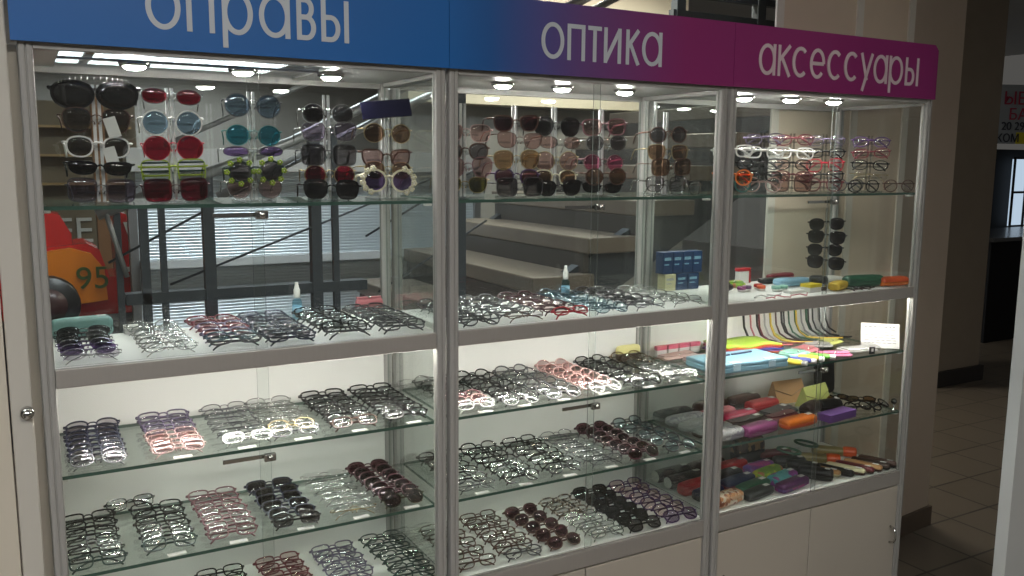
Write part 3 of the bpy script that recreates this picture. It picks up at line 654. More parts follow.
# ------------------------------------------------------------------ sunglass stands on the top shelf
def stand(x, y, zs, h, label, yaw=0.0):
    t = thing('display_stand', label, 'display stand', (x, y, Z_A), (0, 0, yaw), group='clear acrylic eyewear stands on the top shelf')
    MB().box(-0.05, 0.05, -0.02, 0.05, 0.0005, 0.0055, ACRYL, bev=0.0015).build('base', t)
    f = MB()
    for s in (-1, 1): f.box(s * 0.006 - 0.0035, s * 0.006 + 0.0035, 0.020, 0.024, 0.006, h, FROST if h > 0.23 else ACRYL)
    f.build('upright', t)
    for z in zs:
        MB().box(-0.052, 0.052, 0.0245, 0.0285, z - Z_A - 0.007, z - Z_A - 0.001, ACRYL).box(-0.006, 0.006, -0.004, 0.0245, z - Z_A - 0.0005, z - Z_A + 0.0025, ACRYL).build('peg', t)
    return t
CB = ['left', 'middle', 'right']
ST = [  # cabinet, x, y, stand label, [(z, look, shape, rim, frame, lens)]
 (0, .160, .12, 'clear acrylic eyewear stand at the left end of the top shelf', [
    (1.700, 'huge black spiked', 'shield', 'bold', 'black', 'dark'), (1.640, 'dark brown faceted', 'aviator', 'thin', 'brown', 'smoke'), (1.577, 'pale-rimmed oval grey', 'panto', 'mid', 'white', 'smoke'), (1.526, 'slim black wraparound', 'wrap', 'mid', 'black', 'dark'), (1.476, 'grey and brown square', 'square', 'thin', 'grey', 'lilac')]),
 (0, .322, .12, 'clear acrylic eyewear stand holding the green slatted novelty glasses', [
    (1.698, 'red mirror oval', 'oval', 'thin', 'silver', 'red'), (1.640, 'white-rimmed round blue-grey', 'biground', 'mid', 'white', 'blue'), (1.580, 'round wine-red', 'biground', 'thin', 'red', 'red'), (1.523, 'green slatted shutter', 'square', 'mid', 'lime', 'SLAT'), (1.478, 'square ruby red', 'square', 'thin', 'maroon', 'red')]),
 (0, .516, .12, 'clear acrylic eyewear stand holding the teal round sunglasses', [
    (1.688, 'round dark blue-grey', 'biground', 'thin', 'grey', 'blue'), (1.612, 'round teal mirror', 'round', 'thin', 'teal', 'teal'), (1.568, 'narrow oval purple', 'small', 'thin', 'silver', 'purple'), (1.522, 'round yellow-flowered', 'round', 'mid', 'green', 'FLOWER'), (1.478, 'round pale pink', 'biground', 'thin', 'silver', 'rose')]),
 (0, .712, .12, 'clear acrylic eyewear stand holding the round red-orange sunglasses', [
    (1.672, 'round black flip', 'round', 'thin', 'silver', 'dark'), (1.625, 'wide translucent grey', 'wayf', 'thin', 'silver', 'lilac'), (1.566, 'square smoke grey', 'square', 'thin', 'grey', 'smoke'), (1.513, 'round orange-red', 'round', 'thin', 'gold', 'red'), (1.470, 'black clip-on', 'wayf', 'mid', 'black', 'dark')]),
 (0, .876, .12, 'clear acrylic eyewear stand under the dark angled display plate', [
    (1.625, 'small round brown', 'round', 'thin', 'gold', 'brown'), (1.558, 'coppery cat-eye', 'cat', 'mid', 'brown', 'rose'), (1.524, 'round dark amber', 'panto', 'thin', 'gold', 'brown'), (1.484, 'white flower-edged round purple', 'biground', 'bold', 'cream', 'FLOWERW')]),
 (1, 1.115, .12, 'clear acrylic eyewear stand against the left post of the middle cabinet', [
    (1.632, 'faint rose', 'wayf', 'thin', 'palepink', 'rose'), (1.578, 'brown smoke', 'panto', 'mid', 'brown', 'smoke'), (1.535, 'rose-brown', 'aviator', 'thin', 'pink', 'rose'), (1.483, 'olive mirror cat-eye', 'cat', 'thin', 'gold', 'olive')]),
 (1, 1.285, .12, 'clear acrylic eyewear stand holding the amber aviator sunglasses', [
    (1.662, 'dark rose cat-eye', 'cat', 'mid', 'brown', 'maroon'), (1.612, 'plum gradient cat-eye', 'cat', 'thin', 'brown', 'rose'), (1.558, 'amber mirror aviator', 'aviator', 'thin', 'gold', 'amber'), (1.505, 'deep violet round', 'panto', 'mid', 'violet', 'maroon'), (1.472, 'grey square', 'square', 'thin', 'grey', 'smoke')]),
 (1, 1.425, .12, 'clear acrylic eyewear stand second left of the centre pane edge', [
    (1.658, 'black aviator', 'aviator', 'thin', 'black', 'dark'), (1.607, 'faded rose', 'oval', 'thin', 'silver', 'rose'), (1.556, 'amber-rose round', 'biground', 'thin', 'gold', 'rose'), (1.503, 'cream-topped brown', 'panto', 'mid', 'cream', 'brown'), (1.470, 'black butterfly', 'cat', 'mid', 'black', 'dark')]),
 (1, 1.600, .12, 'clear acrylic eyewear stand holding the hot pink sunglasses', [
    (1.660, 'pink-browed clear', 'wayf', 'mid', 'pink', 'rose'), (1.610, 'smoky silver', 'panto', 'thin', 'silver', 'smoke'), (1.550, 'hot pink round', 'round', 'thin', 'pink', 'hotpink'), (1.507, 'brown gradient round', 'round', 'mid', 'brown', 'brown'), (1.468, 'black wraparound', 'wrap', 'mid', 'black', 'dark')]),
 (1, 1.858, .12, 'clear acrylic eyewear stand at the right end of the middle cabinet', [
    (1.642, 'round dark brown', 'round', 'mid', 'brown', 'smoke'), (1.585, 'brown wayfarer', 'wayf', 'thin', 'gold', 'brown'), (1.538, 'brown square', 'square', 'thin', 'brown', 'brown'), (1.482, 'dark-browed crystal', 'wayf', 'mid', 'crystal', 'greyclear')]),
]
def slat_mesh(shape):
    m = MB(); a, b, n, tp, lift, br = SHAPES[shape]
    for s in (-1, 1):
        cx = s * (a + br / 2)
        for k in range(5):
            z = -b * 0.75 + k * b * 0.375; w = a * 0.93
            m.tube([(cx - w, 1.15 * (cx - w) ** 2, z), (cx, 1.15 * cx * cx - 0.002, z), (cx + w, 1.15 * (cx + w) ** 2, z)], 0.0023, FR['lime'] if k % 2 else FR['green'], 5)
    return m.mesh('slats')
def flowers(shape, cols, n=8, r=0.0075, arcs=(0, 360)):
    m = MB(); a, b, *_r = SHAPES[shape]; br = _r[-1]
    for s in (-1, 1):
        cx = s * (a + br / 2)
        for k in range(n):
            t = radians(arcs[0] + (arcs[1] - arcs[0]) * k / n)
            x, z = cx + s * cos(t) * (a + 0.004), sin(t) * (b + 0.004)
            for q in range(5):
                u = 2 * pi * q / 5
                m.lathe([(0.0005, -0.002), (r * 0.42, -0.0012), (r * 0.45, 0.0005), (0.0008, 0.0022)], FR[cols[0]], n=8, xf=TR(x + cos(u) * r * 0.5, 1.15 * x * x - 0.003, z + sin(u) * r * 0.5) @ RX(pi / 2))
            m.lathe([(0.0005, -0.001), (r * 0.3, 0), (0.0005, 0.004)], FR[cols[1]], n=8, xf=TR(x, 1.15 * x * x - 0.003, z) @ RX(pi / 2))
    return m.mesh('flower_trim')
for si, (ci, x, y, slab, items) in enumerate(ST):
    top = 1.722 - Z_A if ci == 0 else 1.716 - Z_A
    stand(x, y, [it[0] for it in items], top, slab)
    step = 0
    for k, (z, look, shape, rim, fr, ln) in enumerate(items):
        step = (1 - step) if k and items[k - 1][0] - z < 0.052 else 0
        if any(it[5].startswith('FLOWER') for it in items): step = 1 if ln.startswith('FLOWER') else 0
        special = ln if ln.isupper() else None
        ln2 = {'SLAT': 'clear', 'FLOWER': 'smoke', 'FLOWERW': 'purple'}.get(ln, ln)
        ms = eyewear_meshes(shape, rim, fr, ln2, 'open')
        a, b = SHAPES[shape][:2]
        pos = ['top', 'second from top', 'third from top', 'fourth from top', 'lowest'][k] if k < len(items) - 1 else 'lowest'
        lab = '%s sunglasses, %s on %s stand, top shelf, %s cabinet' % (look, pos, ['first', 'second', 'third', 'fourth', 'fifth'][si % 5], CB[ci])
        sc = 1.0
        o = assemble('sunglasses', ms, lab, 'sunglasses', (x + random.uniform(-.003, .003), y + 0.004 - 0.017 * step, max(z + 0.0085 - SHAPES[shape][1] * 0.35, Z_A + (0.016 if special == 'FLOWERW' else 0.003) - 1.13 * lowest(ms, RZ(0)))), (radians(random.uniform(-2, 2)), radians(random.uniform(-2, 2)), radians(random.uniform(-6, 2) - (10 if ci else 3))), 'sunglasses on the top shelf of the %s cabinet' % CB[ci])
        if shape not in ('shield', 'wrap', 'biground'): o.scale = (1.13, 1.0, 1.13)
        if special == 'SLAT':
            for ch in list(o.children):
                if ch.name.startswith('lens'): bpy.data.objects.remove(ch)
            place('slats', slat_mesh(shape), o)
        if special == 'FLOWER': place('flower_trim', flowers(shape, ('lime', 'cream')), o)
        if special == 'FLOWERW': place('flower_trim', flowers(shape, ('cream', 'white'), 6, 0.010, (-70, 110)), o)
        if si == 0 and k == 0:
            pass
            sp = MB()
            for q in range(15):
                t = radians(20 + 140 * q / 14); px, pz = cos(t) * 0.078, 0.020 + sin(t) * 0.014
                sp.lathe([(0.0016, 0), (0.0012, 0.004), (0.0003, 0.009)], CHROME, n=8, xf=TR(px, 1.15 * px * px - 0.003, pz) @ RX(radians(12)))
            sp.build('spikes', o)
        if si == 0 and k in (1, 2):
            tg = MB().box(-0.012, 0.012, -0.0006, 0.0006, -0.042, 0, PAPER)
            tg.build('hang_tag', o, (0.022 if k == 1 else 0.018, -0.0085, 0.006 if k == 1 else 0.0), (0, radians(-16), 0))
# two small black pairs half-turned at the right end of the middle cabinet
for k, (z, look, shape) in enumerate([(1.556, 'half-turned black', 'rect'), (1.514, 'black crossed-temple', 'oval')]):
    zz = z - Z_A
    ms = eyewear_meshes(shape, 'mid', 'black', 'clear', 'folded')
    assemble('eyeglasses', ms, '%s eyeglasses, %s of two hanging beside the last stand, top shelf, middle cabinet' % (look, ['upper', 'lower'][k]), 'eyeglasses', (1.934, 0.150, z), (radians(-6), radians(14 - 10 * k), radians(58)), 'eyeglasses on the top shelf of the middle cabinet')
t = thing('display_stand', 'slim clear eyewear stand right of the last sunglasses stand, middle cabinet', 'display stand', (1.934, 0.232, Z_A))
MB().box(-0.018, 0.012, -0.02, 0.03, 0.0005, 0.0055, ACRYL, bev=0.0015).build('base', t)
MB().box(-0.004, 0.004, 0.0, 0.004, 0.006, 0.14, ACRYL).build('upright', t)
for zz in (0.112, 0.070): MB().box(-0.004, 0.004, -0.028, 0.0, zz, zz + 0.003, ACRYL).build('peg', t)
ms = eyewear_meshes('wayf', 'thick', 'crystal', 'clear', 'open')
assemble('eyeglasses', ms, 'clear crystal-framed eyeglasses standing right of the last stand, top shelf, middle cabinet', 'eyeglasses', (1.880, 0.055, Z_A + 0.0008 - lowest(ms, RZ(0))), (0, 0, 0), 'eyeglasses on the top shelf of the middle cabinet')
# dark angled display plate over the fifth stand
dp = thing('display_plate', 'dark navy angled plate reflecting a lamp, above the fifth stand', 'display plate', (0.876, 0.127, 1.690), (radians(-18), radians(-6), radians(-10)))
MB().box(-0.068, 0.068, -0.003, 0.003, -0.024, 0.026, mat('glossy_navy_plate', (0.010, 0.010, 0.03), 0.08), bev=0.001).build('plate', dp)
MB().box(-0.010, 0.010, 0.0032, 0.0062, -0.012, 0.010, ACRYL).build('clip', dp)

# ------------------------------------------------------------------ eyeglasses on the top shelf of the right cabinet
ST3 = [
 (2.150, [(1.590, 'white-teal', 'rect', 'thick', 'white', 'clear'), (1.546, 'black', 'oval', 'mid', 'black', 'clear'), (1.504, 'orange', 'round', 'thick', 'orange', 'orange'), (1.468, 'green', 'round', 'mid', 'teal', 'clear')]),
 (2.288, [(1.634, 'violet sparkling', 'oval', 'mid', 'lilac', 'clear'), (1.588, 'bold white', 'rect', 'thick', 'white', 'clear'), (1.546, 'grey', 'oval', 'mid', 'grey', 'clear'), (1.504, 'black and silver', 'slim', 'thick', 'black', 'clear'), (1.467, 'peach round', 'round', 'mid', 'palepink', 'clear')]),
 (2.430, [(1.634, 'red top-bar', 'oval', 'mid', 'darkred', 'clear'), (1.588, 'chunky white', 'rect', 'thick', 'white', 'clear'), (1.546, 'black and red', 'oval', 'mid', 'black', 'pinkclear'), (1.504, 'crimson', 'oval', 'mid', 'darkred', 'pinkclear'), (1.467, 'brown square', 'square', 'mid', 'brown', 'rose')]),
 (2.592, [(1.634, 'pale violet', 'oval', 'thin', 'lilac', 'clear'), (1.588, 'dark half-rim', 'slim', 'mid', 'black', 'clear'), (1.546, 'red and black', 'panto', 'mid', 'red', 'clear'), (1.504, 'black rectangular', 'rect', 'mid', 'black', 'clear'), (1.467, 'dark red round', 'panto', 'mid', 'darkred', 'clear')]),
 (2.835, [(1.634, 'dark plum', 'oval', 'mid', 'violet', 'clear'), (1.590, 'red-browed', 'slim', 'mid', 'darkred', 'clear'), (1.546, 'black thin', 'oval', 'mid', 'black', 'clear'), (1.504, 'rimless gold', 'slim', 'none', 'gold', 'clear')]),
]
S3L = ['clear acrylic eyewear stand touching the left post of the right cabinet', 'clear acrylic stand holding bold white eyeglasses beside the left post', 'clear acrylic stand holding the red top-bar eyeglasses', 'clear acrylic stand before the pane edge of the right cabinet', 'clear acrylic stand standing alone at the right end of the cabinet']
for si, (x, items) in enumerate(ST3):
    yaw3 = radians(-32 - 3 * si)
    stand(x, 0.14, [it[0] for it in items], 0.215, S3L[si], yaw3)
    for k, (z, look, shape, rim, fr, ln) in enumerate(items):
        ms = eyewear_meshes(shape, rim, fr, ln, 'folded')
        pos = 'lowest' if k == len(items) - 1 else ['top', 'second from top', 'third from top', 'fourth from top'][k]
        o = assemble('eyeglasses', ms, '%s eyeglasses, %s on %s stand, top shelf, right cabinet' % (look, pos, ['first', 'second', 'third', 'fourth', 'fifth'][si]), 'eyeglasses',
                 (x - .008 + random.uniform(-.003, .003), 0.129, max(z + 0.0085 - SHAPES[shape][1] * 0.35, Z_A + 0.004 - 1.16 * lowest(ms, RZ(0)))), (radians(random.uniform(-2, 2)), radians(random.uniform(-3, 3)), yaw3 + radians(random.uniform(-6, 5))), 'eyeglasses on the top shelf of the right cabinet')
        o.scale = (1.10, 1.0, 1.15)
for k, (x, look, fr) in enumerate([(2.715, 'black round', 'black'), (2.795, 'grey', 'grey'), (2.890, 'brown and black', 'brown')]):
    ms = eyewear_meshes('round', 'mid', fr, 'clear', 'folded')
    x = [2.715, 2.80, 2.905][k]; y = [0.06, 0.20, 0.055][k]
    R = RZ(radians(-25))
    assemble('eyeglasses', ms, '%s eyeglasses standing on the top shelf glass, %s of three, right cabinet' % (look, ['first', 'second', 'last'][k]), 'eyeglasses', (x, y, Z_A + 0.0008 - lowest(ms, R)), R.to_euler(), 'eyeglasses on the top shelf of the right cabinet')
# four dark sunglasses on a rod in the right cabinet
t = thing('display_stand', 'clear stand with four black sunglasses on the right cabinet counter', 'display stand', (2.735, 0.24, Z_CT - 0.002), (0, 0, radians(-44)))
MB().box(-0.05, 0.05, -0.03, 0.05, 0.0005, 0.0055, ACRYL, bev=0.0015).build('base', t)
MB().box(-0.005, 0.005, 0.020, 0.026, 0.006, 0.30, ACRYL).build('upright', t)
for k, zz in enumerate((1.318, 1.266, 1.216, 1.165)):
    MB().box(-0.006, 0.006, -0.004, 0.020, zz - Z_CT + 0.006, zz - Z_CT + 0.010, ACRYL).build('peg', t)
    ms = eyewear_meshes('wayf' if k % 2 else 'panto', 'mid', 'black', 'dark', 'folded')
    assemble('sunglasses', ms, 'matt black sunglasses, %s of the four on the counter stand, right cabinet' % ['topmost', 'second', 'third', 'lowest'][k], 'sunglasses', (2.7285 + (0, .004, -.002, .006)[k], 0.2335, zz), (0, radians((-3, 2, 0, 4)[k]), radians(-44)), 'black sunglasses on the counter stand of the right cabinet').scale = (1.08, 1.0, 1.10)

# ================================================================== ACCESSORIES
def col(name, c, r=0.4, me=0.0): return mat('acc_' + name, c, r, me)
def superbox(mb, L, Wd, H, m, z0=0.0, z1=None, n=4.0, taper=0.82, xf=None, seg=8):
    """lofted pillow box: superellipse section swept along x, ends drawn in; keeps only the slice between z0 and z1"""
    z1 = H if z1 is None else z1
    secs = [(-0.5, taper * 0.72), (-0.485, taper * 0.9), (-0.44, 0.5 + taper / 2), (-0.25, 1.0), (0.25, 1.0), (0.44, 0.5 + taper / 2), (0.485, taper * 0.9), (0.5, taper * 0.72)]
    N = 24; vs = []
    for u, k in secs:
        for q in range(N):
            t = 2 * pi * q / N; c, s = cos(t), sin(t)
            y = Wd / 2 * k * math.copysign(abs(c) ** (2 / n), c); z = H / 2 + H / 2 * k * math.copysign(abs(s) ** (2 / n), s)
            vs.append((u * L, y, min(max(z, z0), z1)))
    fs = []
    for i in range(len(secs) - 1):
        for q in range(N): fs.append([i * N + q, i * N + (q + 1) % N, (i + 1) * N + (q + 1) % N, (i + 1) * N + q])
    fs += [list(range(N))[::-1], [(len(secs) - 1) * N + q for q in range(N)]]
    mb.add(vs, fs, m, False, xf)
SHELFNAME = {'counter': Z_CT - 0.002, 'B': Z_B, 'C': Z_C, 'base': Z_BASE}
def hard_case(label, lev, x, y, yaw, size, m, m2=None, tagged=True, name='eyeglass_case', dz=0.0, n=3.0, group='eyeglass cases in the right cabinet'):
    L, Wd, H = size
    t = thing(name, label, 'eyeglass case', (x, y, SHELFNAME[lev] + 0.0008 + dz), (0, 0, radians(yaw)), group)
    b = MB(); superbox(b, L, Wd, H, m2 or m, 0, H * 0.47, n); b.build('body', t)
    l = MB(); superbox(l, L * 0.995, Wd * 0.995, H, m, H * 0.5, None, n); l.build('lid', t)
    h = MB(); h.box(-L * 0.40, L * 0.40, Wd * 0.44, Wd * 0.49, H * 0.44, H * 0.53, BLACK); h.build('hinge', t)
    if tagged: MB().box(L * 0.25, L * 0.40, -Wd * 0.16, Wd * 0.12, H * 0.995, H * 1.0 + 0.0012, PAPER).build('price_sticker', t)
    return t
def soft_case(label, lev, x, y, yaw, size, m, flapm=None, tagged=True, dz=0.0, group='eyeglass cases in the right cabinet'):
    """flat pouch with a folded flap and press stud"""
    L, Wd, H = size
    t = thing('eyeglass_pouch', label, 'eyeglass case', (x, y, SHELFNAME[lev] + 0.0008 + dz), (0, 0, radians(yaw)), group)
    b = MB(); superbox(b, L, Wd, H, m, 0, None, 2.4, 0.9); b.build('body', t)
    f = MB(); f.prism([(-L * 0.46, -Wd * 0.12), (-L * 0.30, -Wd * 0.30), (L * 0.30, -Wd * 0.30), (L * 0.46, -Wd * 0.12), (L * 0.46, Wd * 0.42), (-L * 0.46, Wd * 0.42)], H * 0.985, H * 1.0 + 0.003, flapm or m); f.build('flap', t)
    MB().lathe([(0.005, H), (0.005, H + 0.0045), (0.002, H + 0.006)], CHROME, (0, -Wd * 0.2, 0), 12).build('stud', t)
    if tagged: MB().box(L * 0.28, L * 0.42, Wd * 0.05, Wd * 0.32, H + 0.0025, H + 0.0042, PAPER).build('price_sticker', t)
    return t
def tent_case(label, lev, x, y, yaw, size, m, group='eyeglass cases in the right cabinet'):
    """folding triangular case with pointed envelope flap"""
    L, Wd, H = size
    t = thing('folding_case', label, 'eyeglass case', (x, y, SHELFNAME[lev] + 0.0008), (0, 0, radians(yaw)), group)
    a = MB(); a.add([(-L / 2, -Wd / 2, 0), (L / 2, -Wd / 2, 0), (L / 2, Wd / 2, 0), (-L / 2, Wd / 2, 0), (-L / 2, Wd * 0.1, H), (L / 2, Wd * 0.1, H)],
                    [[0, 3, 2, 1], [0, 1, 5, 4], [2, 3, 4, 5], [0, 4, 3], [1, 2, 5]], m); a.build('body', t)
    sl = lambda k, o: (-Wd / 2 + k * Wd * 0.6 - o * 0.9, k * H + o * 0.4)
    def pt(x, k, o): y, z = sl(k, o); return (x, y, z)
    f = MB(); outl = [(-L / 2, 1.0), (-L / 2, 0.62), (0, 0.30), (L / 2, 0.62), (L / 2, 1.0)]
    vs = [pt(x, k, 0.0012) for x, k in outl] + [pt(x, k, 0.0036) for x, k in outl]
    f.add(vs, [[0, 1, 2, 3, 4], [9, 8, 7, 6, 5]] + [[k, (k + 1) % 5, 5 + (k + 1) % 5, 5 + k] for k in range(5)], m); f.build('flap', t)
    e = MB(); e.tube([pt(x, k, 0.003) for x, k in outl[1:4]], 0.0012, col('dark seam', (0.10, 0.06, 0.03)), 5); e.build('seam', t)
    return t
def carton(label, lev, x, y, yaw, size, m, dz=0.0, band=None, name='small_box', cat='box', group=None, cap=None):
    L, Wd, H = size
    t = thing(name, label, cat, (x, y, SHELFNAME[lev] + 0.0008 + dz), (0, 0, radians(yaw)), group)
    MB().box(-L / 2, L / 2, -Wd / 2, Wd / 2, 0, H, m, bev=min(0.0015, H * 0.1)).build('carton', t)
    if band:
        b = MB()
        b.box(-L * 0.38, L * 0.30, -Wd / 2 - 0.0006, -Wd / 2 + 0.0002, H * 0.62, H * 0.76, band)
        b.box(-L * 0.38, L * 0.10, -Wd / 2 - 0.0006, -Wd / 2 + 0.0002, H * 0.40, H * 0.46, band)
        b.build('print_band', t)
    if cap: MB().box(-L / 2 - 0.0005, L / 2 + 0.0005, -Wd / 2 - 0.0005, Wd / 2 + 0.0005, H * 0.62, H + 0.0006, cap).build('lid', t)
    return t
C = {k: col(k, v[0], v[1]) for k, v in {
    'red': ((0.42, 0.010, 0.015), .35), 'crimson': ((0.42, 0.012, 0.06), .3), 'wine': ((0.13, 0.012, 0.02), .4), 'brown': ((0.065, 0.028, 0.020), .4), 'darkbrown': ((0.035, 0.016, 0.012), .4),
    'black': ((0.010, 0.010, 0.011), .4), 'charcoal': ((0.030, 0.032, 0.030), .5), 'pink': ((0.50, 0.16, 0.18), .45), 'hotpink': ((0.62, 0.16, 0.30), .5), 'purple': ((0.26, 0.05, 0.17), .15), 'violet': ((0.15, 0.065, 0.26), .4),
    'plum': ((0.09, 0.02, 0.09), .3), 'orange': ((0.66, 0.15, 0.012), .15), 'deeporange': ((0.62, 0.085, 0.015), .4), 'tan': ((0.50, 0.27, 0.11), .6), 'lime': ((0.42, 0.62, 0.06), .6), 'olive': ((0.50, 0.52, 0.16), .55), 'green': ((0.025, 0.10, 0.055), .4), 'brightgreen': ((0.14, 0.50, 0.05), .5),
    'teal': ((0.03, 0.26, 0.28), .4), 'mint': ((0.30, 0.58, 0.48), .4), 'ltblue': ((0.25, 0.46, 0.60), .4), 'blue': ((0.035, 0.05, 0.30), .45), 'navy': ((0.012, 0.020, 0.06), .4), 'cartonblue': ((0.012, 0.045, 0.14), .35), 'yellow': ((0.70, 0.55, 0.03), .5), 'mustard': ((0.62, 0.42, 0.05), .5),
    'cream': ((0.70, 0.64, 0.40), .5), 'grey': ((0.28, 0.28, 0.28), .5), 'silver': ((0.45, 0.44, 0.43), .4), 'tealgrey': ((0.16, 0.30, 0.29), .4)}.items()}
LEOP = pattern_mat('leopard_print', [(0.35, 0.22, 0.12), (0.06, 0.03, 0.02), (0.02, 0.012, 0.01), (0.30, 0.18, 0.09)], 55)
GOLDP = pattern_mat('orange_white_print', [(0.62, 0.28, 0.12), (0.80, 0.68, 0.55), (0.30, 0.09, 0.04), (0.72, 0.45, 0.28)], 75)
MARB = pattern_mat('grey_marble_print', [(0.42, 0.40, 0.42), (0.55, 0.53, 0.54), (0.30, 0.27, 0.33)], 25, kind='noise')
FLOR = pattern_mat('floral_purple_print', [(0.16, 0.03, 0.16), (0.35, 0.05, 0.20), (0.10, 0.05, 0.20)], 60)
GFLO = pattern_mat('green_floral_print', [(0.22, 0.42, 0.03), (0.45, 0.50, 0.05), (0.16, 0.30, 0.04), (0.40, 0.16, 0.08)], 45)
TFLO = pattern_mat('teal_floral_print', [(0.05, 0.30, 0.32), (0.12, 0.40, 0.40), (0.25, 0.05, 0.25)], 45)

# --- left cabinet counter extras
hard_case('teal-grey eyeglass case at the back left corner of the left cabinet counter', 'counter', .112, .385, 3, (.15, .034, .056), C['tealgrey'], dz=0, n=5, group=None)
carton('small white box at the back of the left cabinet counter', 'counter', .232, .393, 0, (.036, .020, .022), C['silver'], name='small_box', cap=PAPER)
def spray(label, x, y, tint):
    t = thing('spray_bottle', label, 'spray bottle', (x, y, Z_CT - 0.001), group='lens spray bottles on the counters')
    MB().lathe([(0.013, 0), (0.0145, 0.003), (0.0145, 0.052), (0.012, 0.060), (0.008, 0.064)], clear_mat('spray_' + tint, {'a': (0.62, 0.80, 0.86), 'b': (0.62, 0.80, 0.86)}[tint], 1, 0.05, 1.45), (0, 0, 0), 20).build('bottle', t)
    MB().lathe([(0.0150, 0.012), (0.0150, 0.040)], C['ltblue'], (0, 0, 0), 20).build('label_wrap', t)
    MB().lathe([(0.0085, 0.0645), (0.0095, 0.068), (0.0095, 0.090), (0.0075, 0.094), (0.005, 0.105), (0.005, 0.112)], PAPER, (0, 0, 0), 18).build('cap', t)
spray('clear blue spray bottle with white cap behind the navy frames, left cabinet', .690, .393, 'a')
spray('clear blue spray bottle with white cap behind the light blue frames, middle cabinet', 1.64, .395, 'b')
soft_case('pinkish red flap case at the back right of the left cabinet counter', 'counter', .915, .393, -4, (.085, .020, .050), C['pink'], tagged=False, group=None)
# --- middle cabinet: contact lens cartons, yellow case, pink boxes
CART = (.050, .045, .062)
carton('cream carton at the lower left of the blue contact lens box pile', 'counter', 2.068, .372, 0, CART, C['cream'], band=C['silver'], name='lens_carton', cat='carton')
for k, x in enumerate((2.122, 2.176)):
    carton('dark blue contact lens carton, %s of the bottom row of the pile' % ['left one', 'right one'][k], 'counter', x, .372, 0, (.051, .045, .062), C['cartonblue'], 0, C['ltblue'], 'lens_carton', 'carton', 'blue contact lens cartons')
for k, (x, tx) in enumerate([(2.056, 'leftmost'), (2.102, 'second'), (2.148, 'third'), (2.194, 'rightmost')]):
    carton('dark blue contact lens carton, %s of the top row of the pile' % tx, 'counter', x, .374, 0, (.044, .045, .080), C['cartonblue'], .0635, C['ltblue'], 'lens_carton', 'carton', 'blue contact lens cartons')
t = hard_case('pale yellow and brown eyeglass case at the back of the middle cabinet upper shelf', 'B', 1.915, .388, 0, (.105, .020, .060), mat('acc_paleyellow', (0.72, 0.66, 0.30), .45), C['brown'], False, n=4, group=None)
for k, x in enumerate((2.065, 2.118, 2.171, 2.224)):
    carton('pink and white small box, %s of four at the back left of the upper shelf' % ['first', 'second', 'third', 'last'][k], 'B', x, .389, 0, (.046, .016, .040), PAPER, name='small_box', cap=mat('acc_brightpink', (0.70, 0.10, 0.20), .5), group='pink and white boxes')
for k, (x, y) in enumerate([(2.10, .335), (2.16, .262)]):
    soft_case('dusty rose cloth pouch, %s of two behind the light blue flat case' % ['rear', 'front'][k], 'B', x, y, 6, (.17, .065, .014), mat('acc_dustyrose', (0.55, 0.36, 0.34), .6), tagged=False, group='rose pouches behind the light blue case')
# --- right cabinet, counter
t = thing('key_ring_box', 'small red and white upright box at the back left of the right cabinet counter', 'box', (2.450, .385, Z_CT), (0, 0, radians(8)))
MB().box(-.032, .026, -.012, .012, 0, .048, PAPER, bev=.002).build('carton', t)
MB().box(-.034, .034, -.0135, .0135, .0485, .060, C['red'], bev=.002).box(.0262, .034, -.0135, .0135, 0, .0484, C['red']).build('lid', t)
soft_case('black folded pouch at the left edge of the right cabinet counter', 'counter', 2.225, .250, 20, (.08, .06, .030), C['black'], tagged=False, group='small cases on the right cabinet counter')
def lens_case(label, x, y, yaw, ma, mb, base):
    t = thing('contact_lens_case', label, 'contact lens case', (x, y, Z_CT - 0.001), (0, 0, radians(yaw)), 'contact lens cases on the right cabinet counter')
    b = MB(); b.box(-.012, .012, -.010, .010, .0008, .007, base, bev=.002)
    for s in (-1, 1): b.lathe([(.013, .0008), (.015, .004), (.015, .009)], base, (s * .019, 0, 0), 20)
    b.build('tray', t)
    for s, m in ((-1, ma), (1, mb)): MB().lathe([(.0165, .0095), (.0165, .018), (.015, .0205), (.004, .021)], m, (s * .019, 0, 0), 20).build('cap', t)
lens_case('magenta capped contact lens case at the left of the right cabinet counter', 2.300, .215, 15, C['purple'], C['plum'], PAPER)
lens_case('red-orange capped contact lens case on the right cabinet counter', 2.375, .215, 62, C['deeporange'], C['red'], PAPER)
lens_case('mint capped contact lens case on the right cabinet counter', 2.425, .165, 0, C['mint'], C['mint'], PAPER)
soft_case('olive and red patterned pouch behind the magenta contact lens case', 'counter', 2.335, .310, -12, (.085, .05, .022), GFLO, tagged=False, group='small cases on the right cabinet counter')
hard_case('flat black eyeglass case near the back of the right cabinet counter', 'counter', 2.575, .335, -6, (.15, .05, .022), C['black'], tagged=False)
hard_case('dark red eyeglass case at the very back of the right cabinet counter', 'counter', 2.650, .384, 4, (.14, .042, .030), C['wine'], C['pink'], tagged=False)
hard_case('light blue eyeglass case before the sunglasses stand, right cabinet counter', 'counter', 2.570, .245, -8, (.15, .062, .032), C['ltblue'], tagged=False)
carton('low white paper pad on the front of the right cabinet counter', 'counter', 2.440, .110, 5, (.075, .035, .010), PAPER, name='paper_pad', cat='paper pad')
carton('yellow and white small box on the right cabinet counter', 'counter', 2.515, .100, 4, (.065, .045, .030), PAPER, name='small_box', cap=C['yellow'])
t = thing('mirror_tin', 'round black tin over a silver rim on the right cabinet counter', 'tin', (2.575, .120, Z_CT - 0.001))
MB().lathe([(.030, .001), (.032, .004), (.032, .014)], C['brown'], n=28).build('base', t)
MB().lathe([(.033, .0145), (.033, .026)], CHROME, n=28).build('rim', t)
